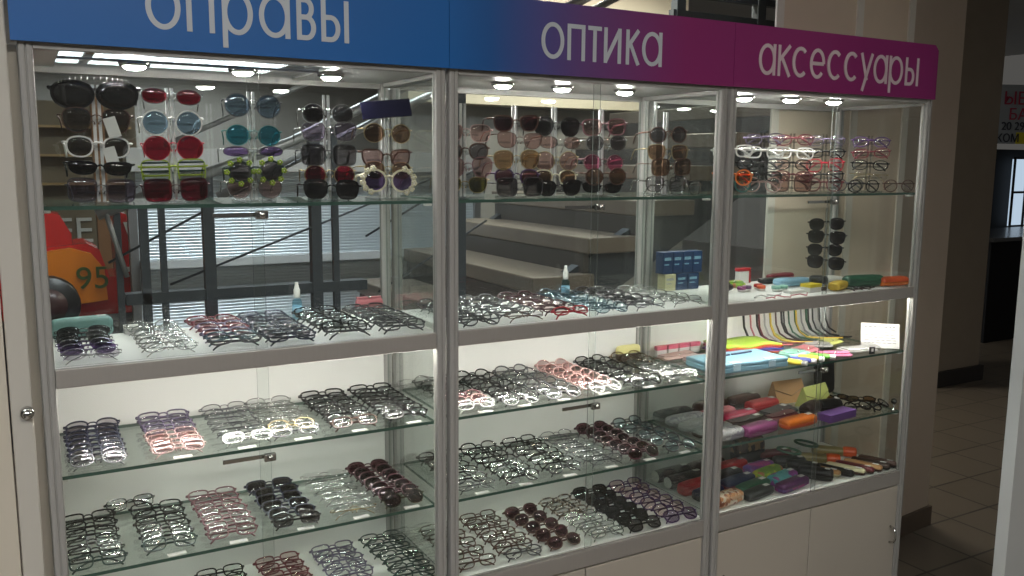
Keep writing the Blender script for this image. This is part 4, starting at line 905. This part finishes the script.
MB().lathe([(.033, .0265), (.034, .030), (.034, .046), (.028, .052), (.006, .053)], C['black'], n=28).build('lid', t)
hard_case('mustard yellow eyeglass case right of the black tin, right cabinet counter', 'counter', 2.640, .085, 20, (.10, .05, .034), C['mustard'], tagged=False)
hard_case('long dark green eyeglass case at the right of the right cabinet counter', 'counter', 2.800, .105, -14, (.17, .055, .046), C['green'], tagged=False, n=2.4)
hard_case('orange eyeglass case at the right end of the right cabinet counter', 'counter', 2.915, .062, -10, (.13, .05, .038), C['deeporange'], C['orange'], tagged=False, n=2.4)
def chain(label, lev, pts, m, group, r=.0022):
    z = SHELFNAME[lev]
    o = MB().tube([(x, y, z + dz) for x, y, dz in pts], r, m, 6).build('beaded_chain')
    tag(o, label, 'eyeglass cord', group)
def wob(x, y, w, d, n, seed):
    random.seed(seed)
    return [(x + w * (k / (n - 1) - .5), y + d * sin(k * 1.3 + seed) * .5 + random.uniform(-.004, .004), .0032 + (.004 if k % 3 == 1 else 0)) for k in range(n)]
for k, (x, y, w, look, m) in enumerate([(2.34, .045, .22, 'pinkish beaded', 'pink'), (2.28, .085, .16, 'pale silver', 'silver'), (2.735, .045, .13, 'dark brown', 'darkbrown'), (2.74, .075, .12, 'black and silver', 'charcoal')]):
    chain('%s eyeglass cord lying near the front edge of the right cabinet counter' % look, 'counter', wob(x, y, w, .03, 14, k + 3), C[m], 'eyeglass cords lying on the right cabinet counter')

# --- right cabinet, upper glass shelf
t0 = None
for k, (nm, m, dx) in enumerate([('green and orange', 'deeporange', .012), ('violet', 'violet', -.006), ('dark blue', 'blue', .010), ('crimson', 'crimson', 0), ('orange', 'orange', .006), ('lime green', 'lime', 0)]):
    g = MB(); n = 12; vs = []; fs = []
    for a in range(n + 1):
        for b in range(5):
            u, v = a / n - .5, b / 4 - .5
            vs.append((u * .26 + dx, v * .15, .0065 * k + .006 * sin(a * .9 + 0.3) * (k > 0) * (0.6 + .4 * sin(b)) + .006))
    top = len(vs); vs += [(x, y, z + .0052) for x, y, z in vs]
    idx = lambda a, b, o: o + a * 5 + b
    for a in range(n):
        for b in range(4):
            fs.append([idx(a, b, 0), idx(a, b + 1, 0), idx(a + 1, b + 1, 0), idx(a + 1, b, 0)]); fs.append([idx(a, b, top), idx(a + 1, b, top), idx(a + 1, b + 1, top), idx(a, b + 1, top)])
    for a in range(n):
        for b in (0, 4): fs.append([idx(a, b, 0), idx(a + 1, b, 0), idx(a + 1, b, top), idx(a, b, top)])
    for b in range(4):
        for a in (0, n): fs.append([idx(a, b, 0), idx(a, b + 1, 0), idx(a, b + 1, top), idx(a, b, top)])
    o = MB().add(vs, fs, C[m], True).build('folded_cloth', None, (2.375, .290, Z_B + .002 + (.030 if 1 else 0) - .030), (0, 0, radians(-4)))
    tag(o, '%s folded cleaning cloth, %s of the stack beside the hanging cords' % (nm, ['lowest', 'second lowest', 'third', 'fourth', 'second from top', 'topmost'][k]), 'cleaning cloth', 'folded cleaning cloths in one stack')
t = thing('tool_case', 'flat light blue plastic case with two clasps on the right cabinet upper shelf', 'case', (2.205, .135, Z_B + .0008), (0, 0, radians(-3)))
MB().box(-.165, .165, -.085, .085, 0, .020, C['ltblue'], bev=.004).build('base', t)
MB().box(-.165, .165, -.085, .085, .0205, .034, C['ltblue'], bev=.004).build('lid', t)
for x in (-.075, .085): MB().box(x - .016, x + .016, -.0895, -.0855, .008, .030, col('pale clasp', (0.55, 0.74, 0.86)), bev=.001).box(x - .020, x + .020, -.0885, -.060, .0338, .0362, col('pale clasp', (0.55, 0.74, 0.86))).build('clasp', t)
for (x, y, yaw) in ((-.06, .02, 12), (.05, .035, 6)):
    d = MB(); d.box(-.05, .05, -.004, .004, .0342, .039, C['navy'], xf=TR(x, y, 0) @ RZ(radians(yaw))); d.build('lid_ridge', t)
for k, (x, y, yaw, m, nm) in enumerate([(2.395, .060, -60, 'yellow', 'yellow and white'), (2.445, .066, -50, 'blue', 'dark blue'), (2.500, .078, -50, 'yellow', 'bright yellow'), (2.556, .078, -45, 'brightgreen', 'bright green')]):
    t = thing('cleaning_kit', '%s cleaning kit tube, %s along the upper shelf edge, right cabinet' % (nm, ['first', 'second', 'third', 'fourth'][k]), 'cleaning kit', (x, y, Z_B + .001), (0, 0, radians(yaw)), 'small cleaning kits on the shelf edge')
    b = MB(); superbox(b, .075, .034, .020, C[m], 0, None, 2.2); b.build('body', t)
    b = MB(); superbox(b, .020, .030, .018, PAPER, 0, None, 2.2, xf=TR(.047, 0, 0)); b.build('cap', t)
soft_case('bright pink flat pouch on the right cabinet upper shelf', 'B', 2.640, .085, -28, (.13, .06, .012), C['hotpink'], tagged=False, group=None)
for k, (x, y, yaw, m, nm) in enumerate([(2.60, .190, 15, 'pink', 'dusty pink'), (2.71, .235, -20, 'grey', 'grey'), (2.52, .165, 10, 'mint', 'pale green'), (2.80, .250, 12, 'olive', 'olive green')]):
    soft_case('%s cloth pouch in clear wrap behind the kits, right cabinet upper shelf' % nm, 'B', x, y, yaw, (.12, .075, .014), C[m], tagged=False, group='wrapped pouches on the right cabinet upper shelf')
t = thing('plastic_bag', 'clear milky plastic packet with white cards at the shelf edge, right cabinet', 'packet', (2.790, .105, Z_B + .001), (0, 0, radians(-10)))
b = MB(); superbox(b, .17, .10, .026, clear_mat('milky_wrap', (0.86, 0.86, 0.86), 1.0, 0.25, 1.5), 0, None, 2.6); b.build('wrap', t)
MB().box(-.070, .070, -.036, .036, .003, .008, PAPER).box(-.06, .06, -.030, .034, .0085, .013, col('offwhite', (0.66, 0.65, 0.63))).build('cards', t)
t = thing('price_card', 'white paper notice card leaning at the right end of the upper shelf', 'card', (2.905, .092, Z_B + .003), (radians(-16), 0, radians(-42)))
MB().box(-.072, .072, -.0008, .0008, 0, .098, PAPER).build('sheet', t)
b = MB(); ink = col('grey ink', (0.16, 0.16, 0.17))
random.seed(3)
for r in range(7):
    z = .082 - r * .0105; x = -.060
    while x < .055:
        w = random.uniform(.008, .02); b.box(x, min(x + w, .060), -.0011, -.0008, z, z + (.0045 if r == 0 else .0022), ink); x += w + .005
b.build('print_lines', t)
t = thing('tag_clip', 'small black square tag on the upper shelf edge, right cabinet', 'tag', (2.795, .040, Z_B + .0005), (0, 0, radians(-10)))
MB().box(-.013, .013, -.002, .002, 0, .028, C['black'], bev=.001).build('plate', t); MB().box(-.005, .005, -.0024, -.0019, .010, .022, PAPER).build('print', t)
# hanging cords
cc = [('black', 'black'), ('pink', 'pink'), ('red', 'wine'), ('black', 'black'), ('white speckled', 'silver'), ('mustard', 'mustard'), ('yellow', 'olive'), ('brown', 'brown'), ('black', 'black'), ('black', 'charcoal'), ('green', 'green'), ('amber', 'mustard'), ('dark green', 'green'), ('grey', 'grey'), ('black', 'black'), ('dark green', 'green'), ('black', 'charcoal'), ('black', 'black'), ('silver', 'grey'), ('black', 'black')]
for k, (nm, m) in enumerate(cc):
    random.seed(50 + k)
    x = 2.455 + k * .0235 + random.uniform(-.005, .005); y = .385 - (k % 3) * .016
    dx = .07 + .05 * (k % 4) / 3; zb = Z_B + .0065 + .0055 * (k % 3)
    pts = [(x, y, 1.062), (x, y - .002, 1.02), (x + .002, y - .004, .96), (x + .006, y - .008, .905), (x + .020, y - .016, .868), (x + .045, y - .032, Z_B + .022), (x + dx * .8, y - .060, zb), (x + dx + .03, y - .085, zb), (x + dx + .06, y - .10, zb)]
    pts = [p for p in pts if p[0] < 2.962] if pts[-1][0] > 2.962 else pts
    o = MB().tube(pts, .0036 if k % 3 else .0048, C[m], 6).build('hanging_cord')
    tag(o, '%s eyeglass cord hanging from the counter, %s from left of the row, right cabinet' % (nm, ['first', 'second', 'third', 'fourth', 'fifth', 'sixth', 'seventh', 'eighth', 'ninth', 'tenth', 'eleventh', 'twelfth', 'thirteenth', 'fourteenth', 'fifteenth', 'sixteenth', 'seventeenth', 'eighteenth', 'nineteenth', 'last'][k]), 'eyeglass cord', 'eyeglass cords hanging in the right cabinet')
t = thing('cord_rail', 'slim metal hook rail under the right cabinet counter holding cords', 'rail', (2.68, .372, 1.056))
MB().box(-.245, .245, -.024, .016, .0005, .006, ALU).build('bar', t)
# --- right cabinet, lower glass shelf
hard_case('glossy dark brown eyeglass case, left of two at the back, lower glass shelf', 'C', 2.300, .370, 3, (.16, .060, .050), C['brown'])
hard_case('glossy dark brown eyeglass case, right of two at the back, lower glass shelf', 'C', 2.470, .370, 3, (.16, .060, .050), C['brown'], C['darkbrown'])
hard_case('red eyeglass case with small picture patch, lower glass shelf, right cabinet', 'C', 2.500, .300, 4, (.16, .060, .044), C['red'])
tent_case('tan envelope-flap folding case at the back of the lower glass shelf', 'C', 2.690, .352, -4, (.155, .075, .085), C['tan'])
tent_case('light olive envelope-flap folding case, lower glass shelf, right cabinet', 'C', 2.740, .255, 8, (.155, .075, .080), C['olive'])
soft_case('black flap pouch in the middle of the lower glass shelf, right cabinet', 'C', 2.505, .215, 14, (.18, .085, .022), C['charcoal'])
hard_case('dusty pink eyeglass case behind the post, lower glass shelf, right cabinet', 'C', 2.270, .295, 2, (.16, .055, .040), C['pink'], tagged=False)
hard_case('crimson eyeglass case with white sticker, lower glass shelf, right cabinet', 'C', 2.310, .225, 5, (.17, .058, .040), C['crimson'])
soft_case('dark brown flap pouch with white sticker, lower glass shelf, right cabinet', 'C', 2.280, .150, 6, (.19, .062, .034), C['darkbrown'])
hard_case('glossy purple eyeglass case at the front of the lower glass shelf', 'C', 2.262, .070, 7, (.165, .060, .046), C['purple'])
hard_case('grey patterned eyeglass case at the front left of the lower glass shelf', 'C', 2.110, .078, 2, (.155, .058, .044), MARB, tagged=False)
hard_case('bright orange glossy eyeglass case at the front of the lower glass shelf', 'C', 2.455, .070, 4, (.17, .062, .042), C['orange'], C['deeporange'])
soft_case('brick brown flap pouch behind the orange case, lower glass shelf', 'C', 2.450, .143, 8, (.16, .055, .030), C['wine'], tagged=False)
hard_case('dark brown barrel eyeglass case between olive and orange cases', 'C', 2.615, .160, 20, (.11, .060, .054), C['darkbrown'], tagged=False, n=2.0)
hard_case('black barrel eyeglass case with white sticker behind the violet case', 'C', 2.720, .160, -10, (.10, .055, .050), C['black'], n=2.0)
carton('matt violet box with white sticker at the front of the lower glass shelf', 'C', 2.665, .075, 6, (.165, .060, .030), C['violet'], name='violet_box', cat='box')
hard_case('grey eyeglass case at the back left of the lower glass shelf, right cabinet', 'C', 2.114, .366, 2, (.17, .060, .042), C['charcoal'], C['grey'], tagged=False)
hard_case('lilac-grey marbled eyeglass case behind the post, lower glass shelf', 'C', 2.114, .292, 3, (.17, .062, .040), MARB, C['grey'], tagged=False)
hard_case('plain silver-grey eyeglass case behind the post, lower glass shelf', 'C', 2.114, .218, 3, (.17, .060, .040), C['silver'], C['grey'], tagged=False)
hard_case('dull taupe eyeglass case third from front at the left, lower glass shelf', 'C', 2.114, .146, 3, (.17, .060, .038), C['grey'], C['brown'], tagged=False)
for k, (x, y, look, fr, ln, yaw) in enumerate([(2.835, .230, 'yellow-lensed black', 'black', 'amber', -14), (2.905, .165, 'second yellow-lensed', 'black', 'amber', -30)]):
    ms = eyewear_meshes('oval', 'mid', fr, ln, 'folded'); R = RZ(radians(yaw)) @ RX(radians(-62))
    assemble('sunglasses', ms, '%s sunglasses lying at the right end of the lower glass shelf, right cabinet' % look, 'sunglasses', (x, y, Z_C + .001 - lowest(ms, R)), R.to_euler(), 'sunglasses lying in the right cabinet')
for k, (x, y, look, yaw) in enumerate([(2.810, .100, 'black round steampunk', -12), (2.905, .075, 'dark round', 14)]):
    ms = eyewear_meshes('round', 'thick', 'black', 'clear', 'folded'); R = RZ(radians(yaw)) @ RX(radians(-60))
    assemble('eyeglasses', ms, '%s eyeglasses lying right of the violet box, %s of two, lower glass shelf' % (look, ['left', 'right'][k]), 'eyeglasses', (x, y, Z_C + .001 - lowest(ms, R)), R.to_euler(), 'round eyeglasses lying in the right cabinet')
t = thing('ball_pin_holder', 'small black ball on a chrome stem at the right end of lower shelf', 'ornament', (2.945, .022 + .02, Z_C + .001))
MB().lathe([(.010, 0), (.010, .002), (.003, .005), (.003, .024), (.005, .026)], CHROME, n=16).build('stem', t)
MB().lathe([(.004, .026), (.0095, .030), (.012, .037), (.0095, .045), (.003, .049)], C['black'], n=16).build('ball', t)
t = thing('black_pouch', 'tall black pouch standing in the back right corner of the lower glass shelf', 'pouch', (2.900, .345, Z_C + .006), (radians(-6), 0, 0))
b = MB(); superbox(b, .22, .115, .030, C['black'], 0, None, 3.0, .92, RX(pi / 2) @ RZ(pi / 2) @ TR(.11, 0, -.015)); b.build('body', t)
MB().tube([(-.045, -.016, .20), (-.03, -.022, .215), (.03, -.022, .215), (.045, -.016, .20)], .004, C['charcoal'], 6).build('drawstring', t)
# --- right cabinet, bottom deck
hard_case('orange and white printed eyeglass case at the front left of the bottom deck', 'base', 2.118, .072, 8, (.16, .062, .046), GOLDP, tagged=False)
hard_case('navy eyeglass case behind the post on the bottom deck, right cabinet', 'base', 2.105, .145, 4, (.13, .055, .044), C['navy'], C['charcoal'], tagged=False)
hard_case('red glossy eyeglass case behind the post on the bottom deck, right cabinet', 'base', 2.112, .212, 4, (.17, .060, .050), C['red'], tagged=False)
hard_case('black cylinder eyeglass case with white end, front of two at back left', 'base', 2.114, .285, 2, (.17, .058, .052), C['black'], n=2.0)
hard_case('black cylinder eyeglass case with white end, rear of two at back left', 'base', 2.114, .358, 2, (.17, .058, .052), C['black'], C['charcoal'], n=2.0)
hard_case('charcoal eyeglass case with round white sticker, front of the bottom deck', 'base', 2.270, .069, 10, (.15, .055, .036), C['charcoal'])
hard_case('grey-green eyeglass case right of the charcoal one, bottom deck front', 'base', 2.300, .125, 10, (.17, .058, .036), C['green'], C['charcoal'])
hard_case('navy and red eyeglass case third row from the bottom deck front', 'base', 2.285, .190, 8, (.17, .058, .038), C['navy'], C['wine'])
hard_case('black eyeglass case fourth from front beside the left post, bottom deck', 'base', 2.280, .255, 6, (.17, .058, .040), C['black'])
hard_case('black eyeglass case at the back beside the left post, bottom deck', 'base', 2.290, .370, 4, (.18, .060, .046), C['darkbrown'], C['black'])
hard_case('red eyeglass case in the rear middle of the bottom deck, right cabinet', 'base', 2.370, .315, 6, (.15, .058, .046), C['red'])
hard_case('purple floral eyeglass case in the middle of the bottom deck', 'base', 2.455, .256, 8, (.15, .058, .042), FLOR)
hard_case('green floral eyeglass case in the middle of the bottom deck', 'base', 2.440, .192, 10, (.15, .056, .044), GFLO, tagged=False)
hard_case('teal floral eyeglass case before the green floral one, bottom deck', 'base', 2.455, .131, 10, (.15, .056, .042), TFLO)
hard_case('dark plum eyeglass case with pink seam at the bottom deck front', 'base', 2.440, .068, 10, (.17, .056, .038), C['plum'], FLOR)
for c in [o for o in bpy.data.objects if o.get('label', '').startswith('black cylinder')]:
    MB().lathe([(.021, 0), (.021, .0015), (.019, .002)], PAPER, n=20, xf=TR(-.0848, 0, .027) @ RY(-pi / 2)).build('end_label', c)
t = hard_case('leopard print eyeglass case standing upright at the back of the bottom deck', 'base', 2.500, .365, 0, (.16, .052, .11), LEOP, C['black'], tagged=False, n=3)
hard_case('dark red and black eyeglass case right of the leopard case', 'base', 2.620, .340, -12, (.15, .055, .042), C['wine'], C['black'])
for k, (x, y) in enumerate([(2.595, .098), (2.605, .170), (2.600, .238)]):
    hard_case('black eyeglass case behind the pane edge, %s of three on the bottom deck' % ['front', 'middle', 'rear'][k], 'base', x, y, -52 if k < 2 else -30, (.13, .055, .048), C['black'], C['charcoal'])
def loop_case(label, x, y, yaw):
    t = thing('loop_case', label, 'eyeglass case', (x, y, Z_BASE + .001), (0, 0, radians(yaw)), 'orange and green loop-handled cases')
    b = MB(); superbox(b, .13, .050, .036, C['olive'] if 0 else col('khaki', (0.20, 0.16, 0.06)), 0, None, 2.6); b.build('body', t)
    b = MB(); superbox(b, .055, .052, .040, C['deeporange'], 0, None, 2.4, xf=TR(.085, 0, 0)); b.build('end_cap', t)
    MB().tube([(-.088 + .046 * cos(a), .034 * sin(a), .040 - .006 * cos(a)) for a in [2 * pi * q / 20 for q in range(20)]], .0055, C['green'], 7, True).build('loop', t)
loop_case('orange-ended khaki case with green loop, rear one on the bottom deck', 2.860, .275, -45)
loop_case('orange-ended khaki case with green loop, front one on the bottom deck', 2.730, .245, -42)
for k, (x, y, m, m2) in enumerate([(2.660, .130, 'tan', 'cream'), (2.705, .105, 'black', 'black'), (2.757, .095, 'cream', 'brown'), (2.803, .090, 'wine', 'brown'), (2.848, .090, 'tan', 'brown'), (2.893, .090, 'darkbrown', 'black'), (2.936, .092, 'brown', 'black')]):
    hard_case('%s slim tubular case, %s of slanting row, right end of bottom deck' % (['tan and cream', 'black', 'cream', 'wine red', 'tan brown', 'dark brown', 'brown'][k], ['first', 'second', 'third', 'fourth', 'fifth', 'sixth', 'last'][k]), 'base', x, y, -68, (.15, .036, .030), C[m], C[m2], tagged=True, n=2.2)

# spread the right cabinet's goods over its full 1.03 m
for o in list(bpy.data.objects):
    if o.parent is None and o.type in ('MESH', 'EMPTY') and o.get('category') and not o.name.startswith(('display_cabinet', 'sign_board', 'camera')):
        if 2.02 < o.location.x < 3.0 and -0.01 < o.location.y < 0.42 and 0.3 < o.location.z < 1.78:
            o.location.x = 2 + (o.location.x - 2) * 1.032 + 0.003
        elif o.name.startswith(('hanging_cord', 'beaded_chain')): o.location.x += 0.020
# ================================================================== BEYOND THE CABINETS
STEEL = mat('dark_steel', (0.05, 0.06, 0.07), 0.45, 0.3)
GREYST = mat('grey_steel_pipe', (0.36, 0.37, 0.37), 0.35, 0.6)
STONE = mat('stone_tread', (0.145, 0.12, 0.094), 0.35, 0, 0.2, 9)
GAP_DARK = mat('dark_gap_board', (0.05, 0.045, 0.04), 0.5, 0, 0.2, 9)
st = thing('staircase', 'open staircase of stone treads on dark steel behind the cabinets', 'staircase', (1.1, 1.9, FZ))
def SP(mb, name): return mb.build(name, st, (-1.1, -1.9, -FZ))
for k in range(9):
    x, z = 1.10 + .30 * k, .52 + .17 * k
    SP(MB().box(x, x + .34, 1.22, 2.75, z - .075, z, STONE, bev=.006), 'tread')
    SP(MB().box(x + .30, x + .33, 1.26, 2.70, z + .001, z + .094, GAP_DARK), 'gap_board')  # added dark board standing in for the dark open gap between treads
for y in (1.30, 2.62):
    m = MB(); m.add([(x, yy, z) for yy in (y, y + .06) for x, z in ((.05, -.18), (.35, -.28), (3.9, 1.70), (3.9, 1.95))], [[0, 1, 2, 3], [7, 6, 5, 4], [0, 4, 5, 1], [1, 5, 6, 2], [2, 6, 7, 3], [3, 7, 4, 0]], STEEL)
    SP(m, 'stringer')
SP(MB().tube([(.22, 1.18, 1.36), (.9, 1.18, 1.62), (2.6, 1.18, 2.45)], .020, GREYST, 10), 'handrail')
SP(MB().tube([(.45, 1.18, 1.60), (1.1, 1.18, 1.90), (2.4, 1.18, 2.55)], .010, GREYST, 8), 'handrail')
SP(MB().tube([(.9, 2.6, 1.36), (2.4, 2.6, 2.07), (3.9, 2.6, 2.85)], .024, GREYST, 10), 'handrail')
for a, b in (((.25, 1.19), (1.25, 1.72)), ((.45, 1.10), (1.6, 1.52)), ((1.2, 1.25), (1.75, 1.55)), ((1.25, 1.02), (1.75, 1.30))):
    SP(MB().tube([(a[0], 1.2, a[1]), (b[0], 1.2, b[1])], .0045, STEEL, 6), 'rail_cable')
for x, w, top in ((.285, .022, 1.37), (.370, .030, 1.41), (.432, .022, 1.43), (.592, .040, 1.50), (.995, .040, 1.66), (1.075, .024, 1.70), (1.62, .045, 1.96)):
    SP(MB().box(x - w / 2, x + w / 2, 1.185 - w / 2 + .02, 1.185 + w / 2 + .02, FZ, top, STEEL), 'baluster')
SP(MB().box(.30, 1.20, 1.19, 1.25, 1.035, 1.075, STEEL), 'frame_beam')
SP(MB().tube([(.24, 1.17, 1.40), (.305, 1.17, 1.14)], .009, GREYST, 8), 'brace')
# landing frame above
t = thing('steel_landing', 'dark steel landing frame above and behind the magenta sign', 'landing', (5.2, 3.6, 2.4))
for z in (.18, .33, .50): MB().box(-.50, 1.1, -.03, .03, z, z + .055, STEEL).build('beam', t)
for x in (-.47, .42): MB().box(x, x + .09, -.04, .04, -.2, .9, STEEL).build('upright', t)
for k in range(4): MB().box(-.50, 1.1, .3 + .3 * k, .34 + .3 * k, .33, .38, STEEL).build('joist', t)
# roller shutter
SHM = mat('shutter_metal', (0.50, 0.56, 0.60), 0.28, 0.35, 0.05, 6)
t = thing('roller_shutter', 'grey metal roller shutter closing a stall behind the left cabinet', 'shutter', (1.55, 3.6, FZ))
m = MB(); zs = 0.0; vs = []; fs = []; N = 90
prof = []
for k in range(N):
    z = k * .0195
    prof += [(0.0, z), (-.003, z + .004), (-.003, z + .015), (0.0, z + .019)]
vs = [(x, y, z) for x in (-.95, 1.35) for y, z in prof]; n = len(prof)
fs = [[k, k + 1, n + k + 1, n + k] for k in range(n - 1)]
m.add(vs, fs, SHM, False); vs2 = [(x, .03, z) for x, y, z in vs]; m.box(-.95, 1.35, .012, .03, 0, N * .0195, SHM); m.build('curtain', t)
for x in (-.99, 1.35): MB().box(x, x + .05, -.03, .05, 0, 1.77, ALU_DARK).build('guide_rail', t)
MB().box(-.99, 1.40, -.10, .10, 1.76, 1.90, ALU).build('roller_box', t)
MB().box(-.94, 1.34, -.10, -.02, 1.17, 1.22, mat('pale_reflection_band', (0.78, 0.82, 0.85), 0.25, 0.4)).build('reflection_band', t)  # pale bar standing in for a band of light reflected on the shutter
# brown shop board with pale letters, wooden post
t = thing('shop_board', 'olive-brown shop board with pale block letters far behind the red car', 'shop board', (.15, 6.0, FZ))
MB().box(-1.6, .75, 0, .05, 0, 2.3, mat('olive_board', (0.16, 0.13, 0.08), 0.6, 0, .25, 5)).build('board', t)
me = text_mesh('EE', .30, .008, mat('pale_block_letters', (0.55, 0.57, 0.55), 0.5)); place('lettering', me, t, (.08, -.012, 1.14), (pi / 2, 0, 0))
for k, z in enumerate((1.62, 1.85, 2.08)): MB().box(-1.5, .70, -.16, -.002, z, z + .02, mat('shelf_wood', (0.35, 0.24, 0.10), 0.5)).build('shelf', t)
t = thing('wooden_post', 'brown wooden post right of the red ride-on car', 'post', (.545, 5.2, FZ))
MB().box(-.045, .045, -.045, .045, .012, 2.3, mat('post_wood', (0.20, 0.10, 0.04), 0.5, 0, .2, 12, (1, 1, .1)), bev=.006).build('shaft', t); MB().box(-.07, .07, -.07, .07, 0, .012, STEEL).build('foot_plate', t)
# coin-operated ride-on car
RED = mat('ride_red', (0.50, 0.015, 0.012), 0.25); ORG = mat('ride_orange', (0.85, 0.24, 0.01), 0.3)
t = thing('ride_on_car', 'red and orange ride-on toy car seen through the left cabinet', 'ride-on car', (.47, 4.2, FZ + .28))
MB().box(-.75, .62, -.26, .26, -.28, .52, mat('ride_plinth', (0.02, 0.022, 0.03), 0.4), bev=.02).build('plinth', t)
MB().prism([(-.62, .56), (.66, .56), (.70, .66), (.66, .74), (.46, .80), (.40, .88), (.30, .90), (.24, .82), (.0, .80), (-.05, .98), (-.12, 1.02), (-.40, 1.00), (-.60, .90), (-.66, .72)], -.22, .22, RED, RX(pi / 2)).build('body', t)
MB().prism([(-.40, .62), (-.02, .66), (-.03, .86), (-.10, .96), (-.22, 1.00), (-.36, .98), (-.42, .90)], .222, .27, ORG, RX(pi / 2)).build('fender', t)
w = MB(); w.lathe([(.17, 0), (.18, .02), (.18, .08), (.17, .10)], BLACK, n=28, xf=TR(-.36, -.28, .66) @ RX(pi / 2)); wheel = w.build('wheel', t)
MB().lathe([(.10, .10), (.105, .108), (.03, .115)], mat('dark_hub', (0.05, 0.02, 0.02), 0.4), n=24, xf=TR(-.36, -.28, .66) @ RX(pi / 2)).build('hub', wheel)
MB().prism([(-.40, .90), (-.20, .90), (-.20, 1.08), (-.26, 1.20), (-.34, 1.22), (-.39, 1.12)], -.15, .15, RED, RX(pi / 2)).build('seat_back', t)
MB().prism([(.06, .80), (.30, .80), (.24, .98), (.12, 1.20), (.07, 1.22), (.05, 1.10)], -.20, .20, RED, RX(pi / 2)).build('windscreen_frame', t)
MB().prism([(.10, 1.15), (.125, 1.15), (.20, 1.00), (.15, .98)], .201, .215, PAPER, RX(pi / 2)).build('windscreen_panel', t)
me = text_mesh('95', .20, .004, mat('number_green', (0.05, 0.09, 0.01), 0.5)); place('number', me, t, (-.20, -.278, .74), (pi / 2, 0, 0))
MB().box(.06, .34, -.24, -.222, .83, .86, PAPER).build('trim', t)
PXR = 2.688
struct('wall_right', MB().box(PXR, 3.2, -.62, -.58, FZ, 2.6, mat('pale_stall_panel', (0.50, 0.52, 0.52), 0.5)), 'pale stall panel at the right edge', 'wall')
# dark shop at the far right
DARK = mat('black_counter', (0.008, 0.008, 0.009), 0.75, spec=0.2)
t = thing('shop_counter', 'long black shop counter in the dark passage at right', 'counter', (9.9, 3.6, FZ))
MB().box(-1.25, 1.6, -.4, .4, 0, 1.06, DARK).build('body', t); MB().box(-1.3, 1.65, -.45, .45, 1.06, 1.10, mat('counter_top_dark', (0.03, 0.03, 0.03), .2)).build('worktop', t)
t = thing('shop_backdrop', 'black display rack wall behind the black counter at right', 'display rack', (10.6, 5.0, FZ))
MB().box(-1.3, 2.2, 0, .08, 0, 2.05, DARK).build('panel', t)
for z in (1.45, 1.75): MB().box(-1.25, .1, -.18, 0, z, z + .02, mat('dim_shelf', (0.08, 0.07, 0.06), .5)).build('shelf', t)
t = thing('lit_window', 'pale blue lit window behind the black counter', 'window', (11.95, 4.88, FZ))
MB().box(-.22, .60, 0, .03, 1.02, 1.92, emit_mat('daylit_pane', (0.62, 0.78, 0.95), 0.75)).build('pane', t)
f = MB()
for x in (-.24, .05, .33, .58): f.box(x, x + .03, -.02, 0, 1.0, 1.94, DARK)
for z in (1.0, 1.46, 1.92): f.box(-.24, .61, -.021, -.001, z, z + .03, DARK)
f.build('glazing_bars', t)
t = thing('shop_banner', 'grey shop banner with red lettering and yellow corner, far right', 'banner', (9.80, 3.9, 1.80), (0, 0, radians(-20)))
MB().box(-.10, 1.4, 0, .03, 0, .66, mat('banner_grey', (0.30, 0.33, 0.36), 0.6)).build('sheet', t)
MB().box(.18, 1.4, -.004, -.001, 0, .13, mat('banner_yellow', (0.60, 0.52, 0.02), 0.6)).build('yellow_patch', t)
RL = mat('banner_red_letters', (0.36, 0.03, 0.07), 0.6); DL = mat('banner_dark_letters', (0.03, 0.035, 0.05), 0.6)
l = MB(); l_t = place('lettering', text_mesh('ЫЕ', .20, .003, RL), t, (-.02, -.006, .44), (pi / 2, 0, 0))
place('lettering', text_mesh('БАМ', .18, .003, RL), t, (.06, -.006, .27), (pi / 2, 0, 0))
place('lettering', text_mesh('20 29', .13, .003, DL), t, (-.02, -.006, .155), (pi / 2, 0, 0))
place('lettering', text_mesh('КОМ', .13, .003, DL), t, (-.08, -.006, .02), (pi / 2, 0, 0))
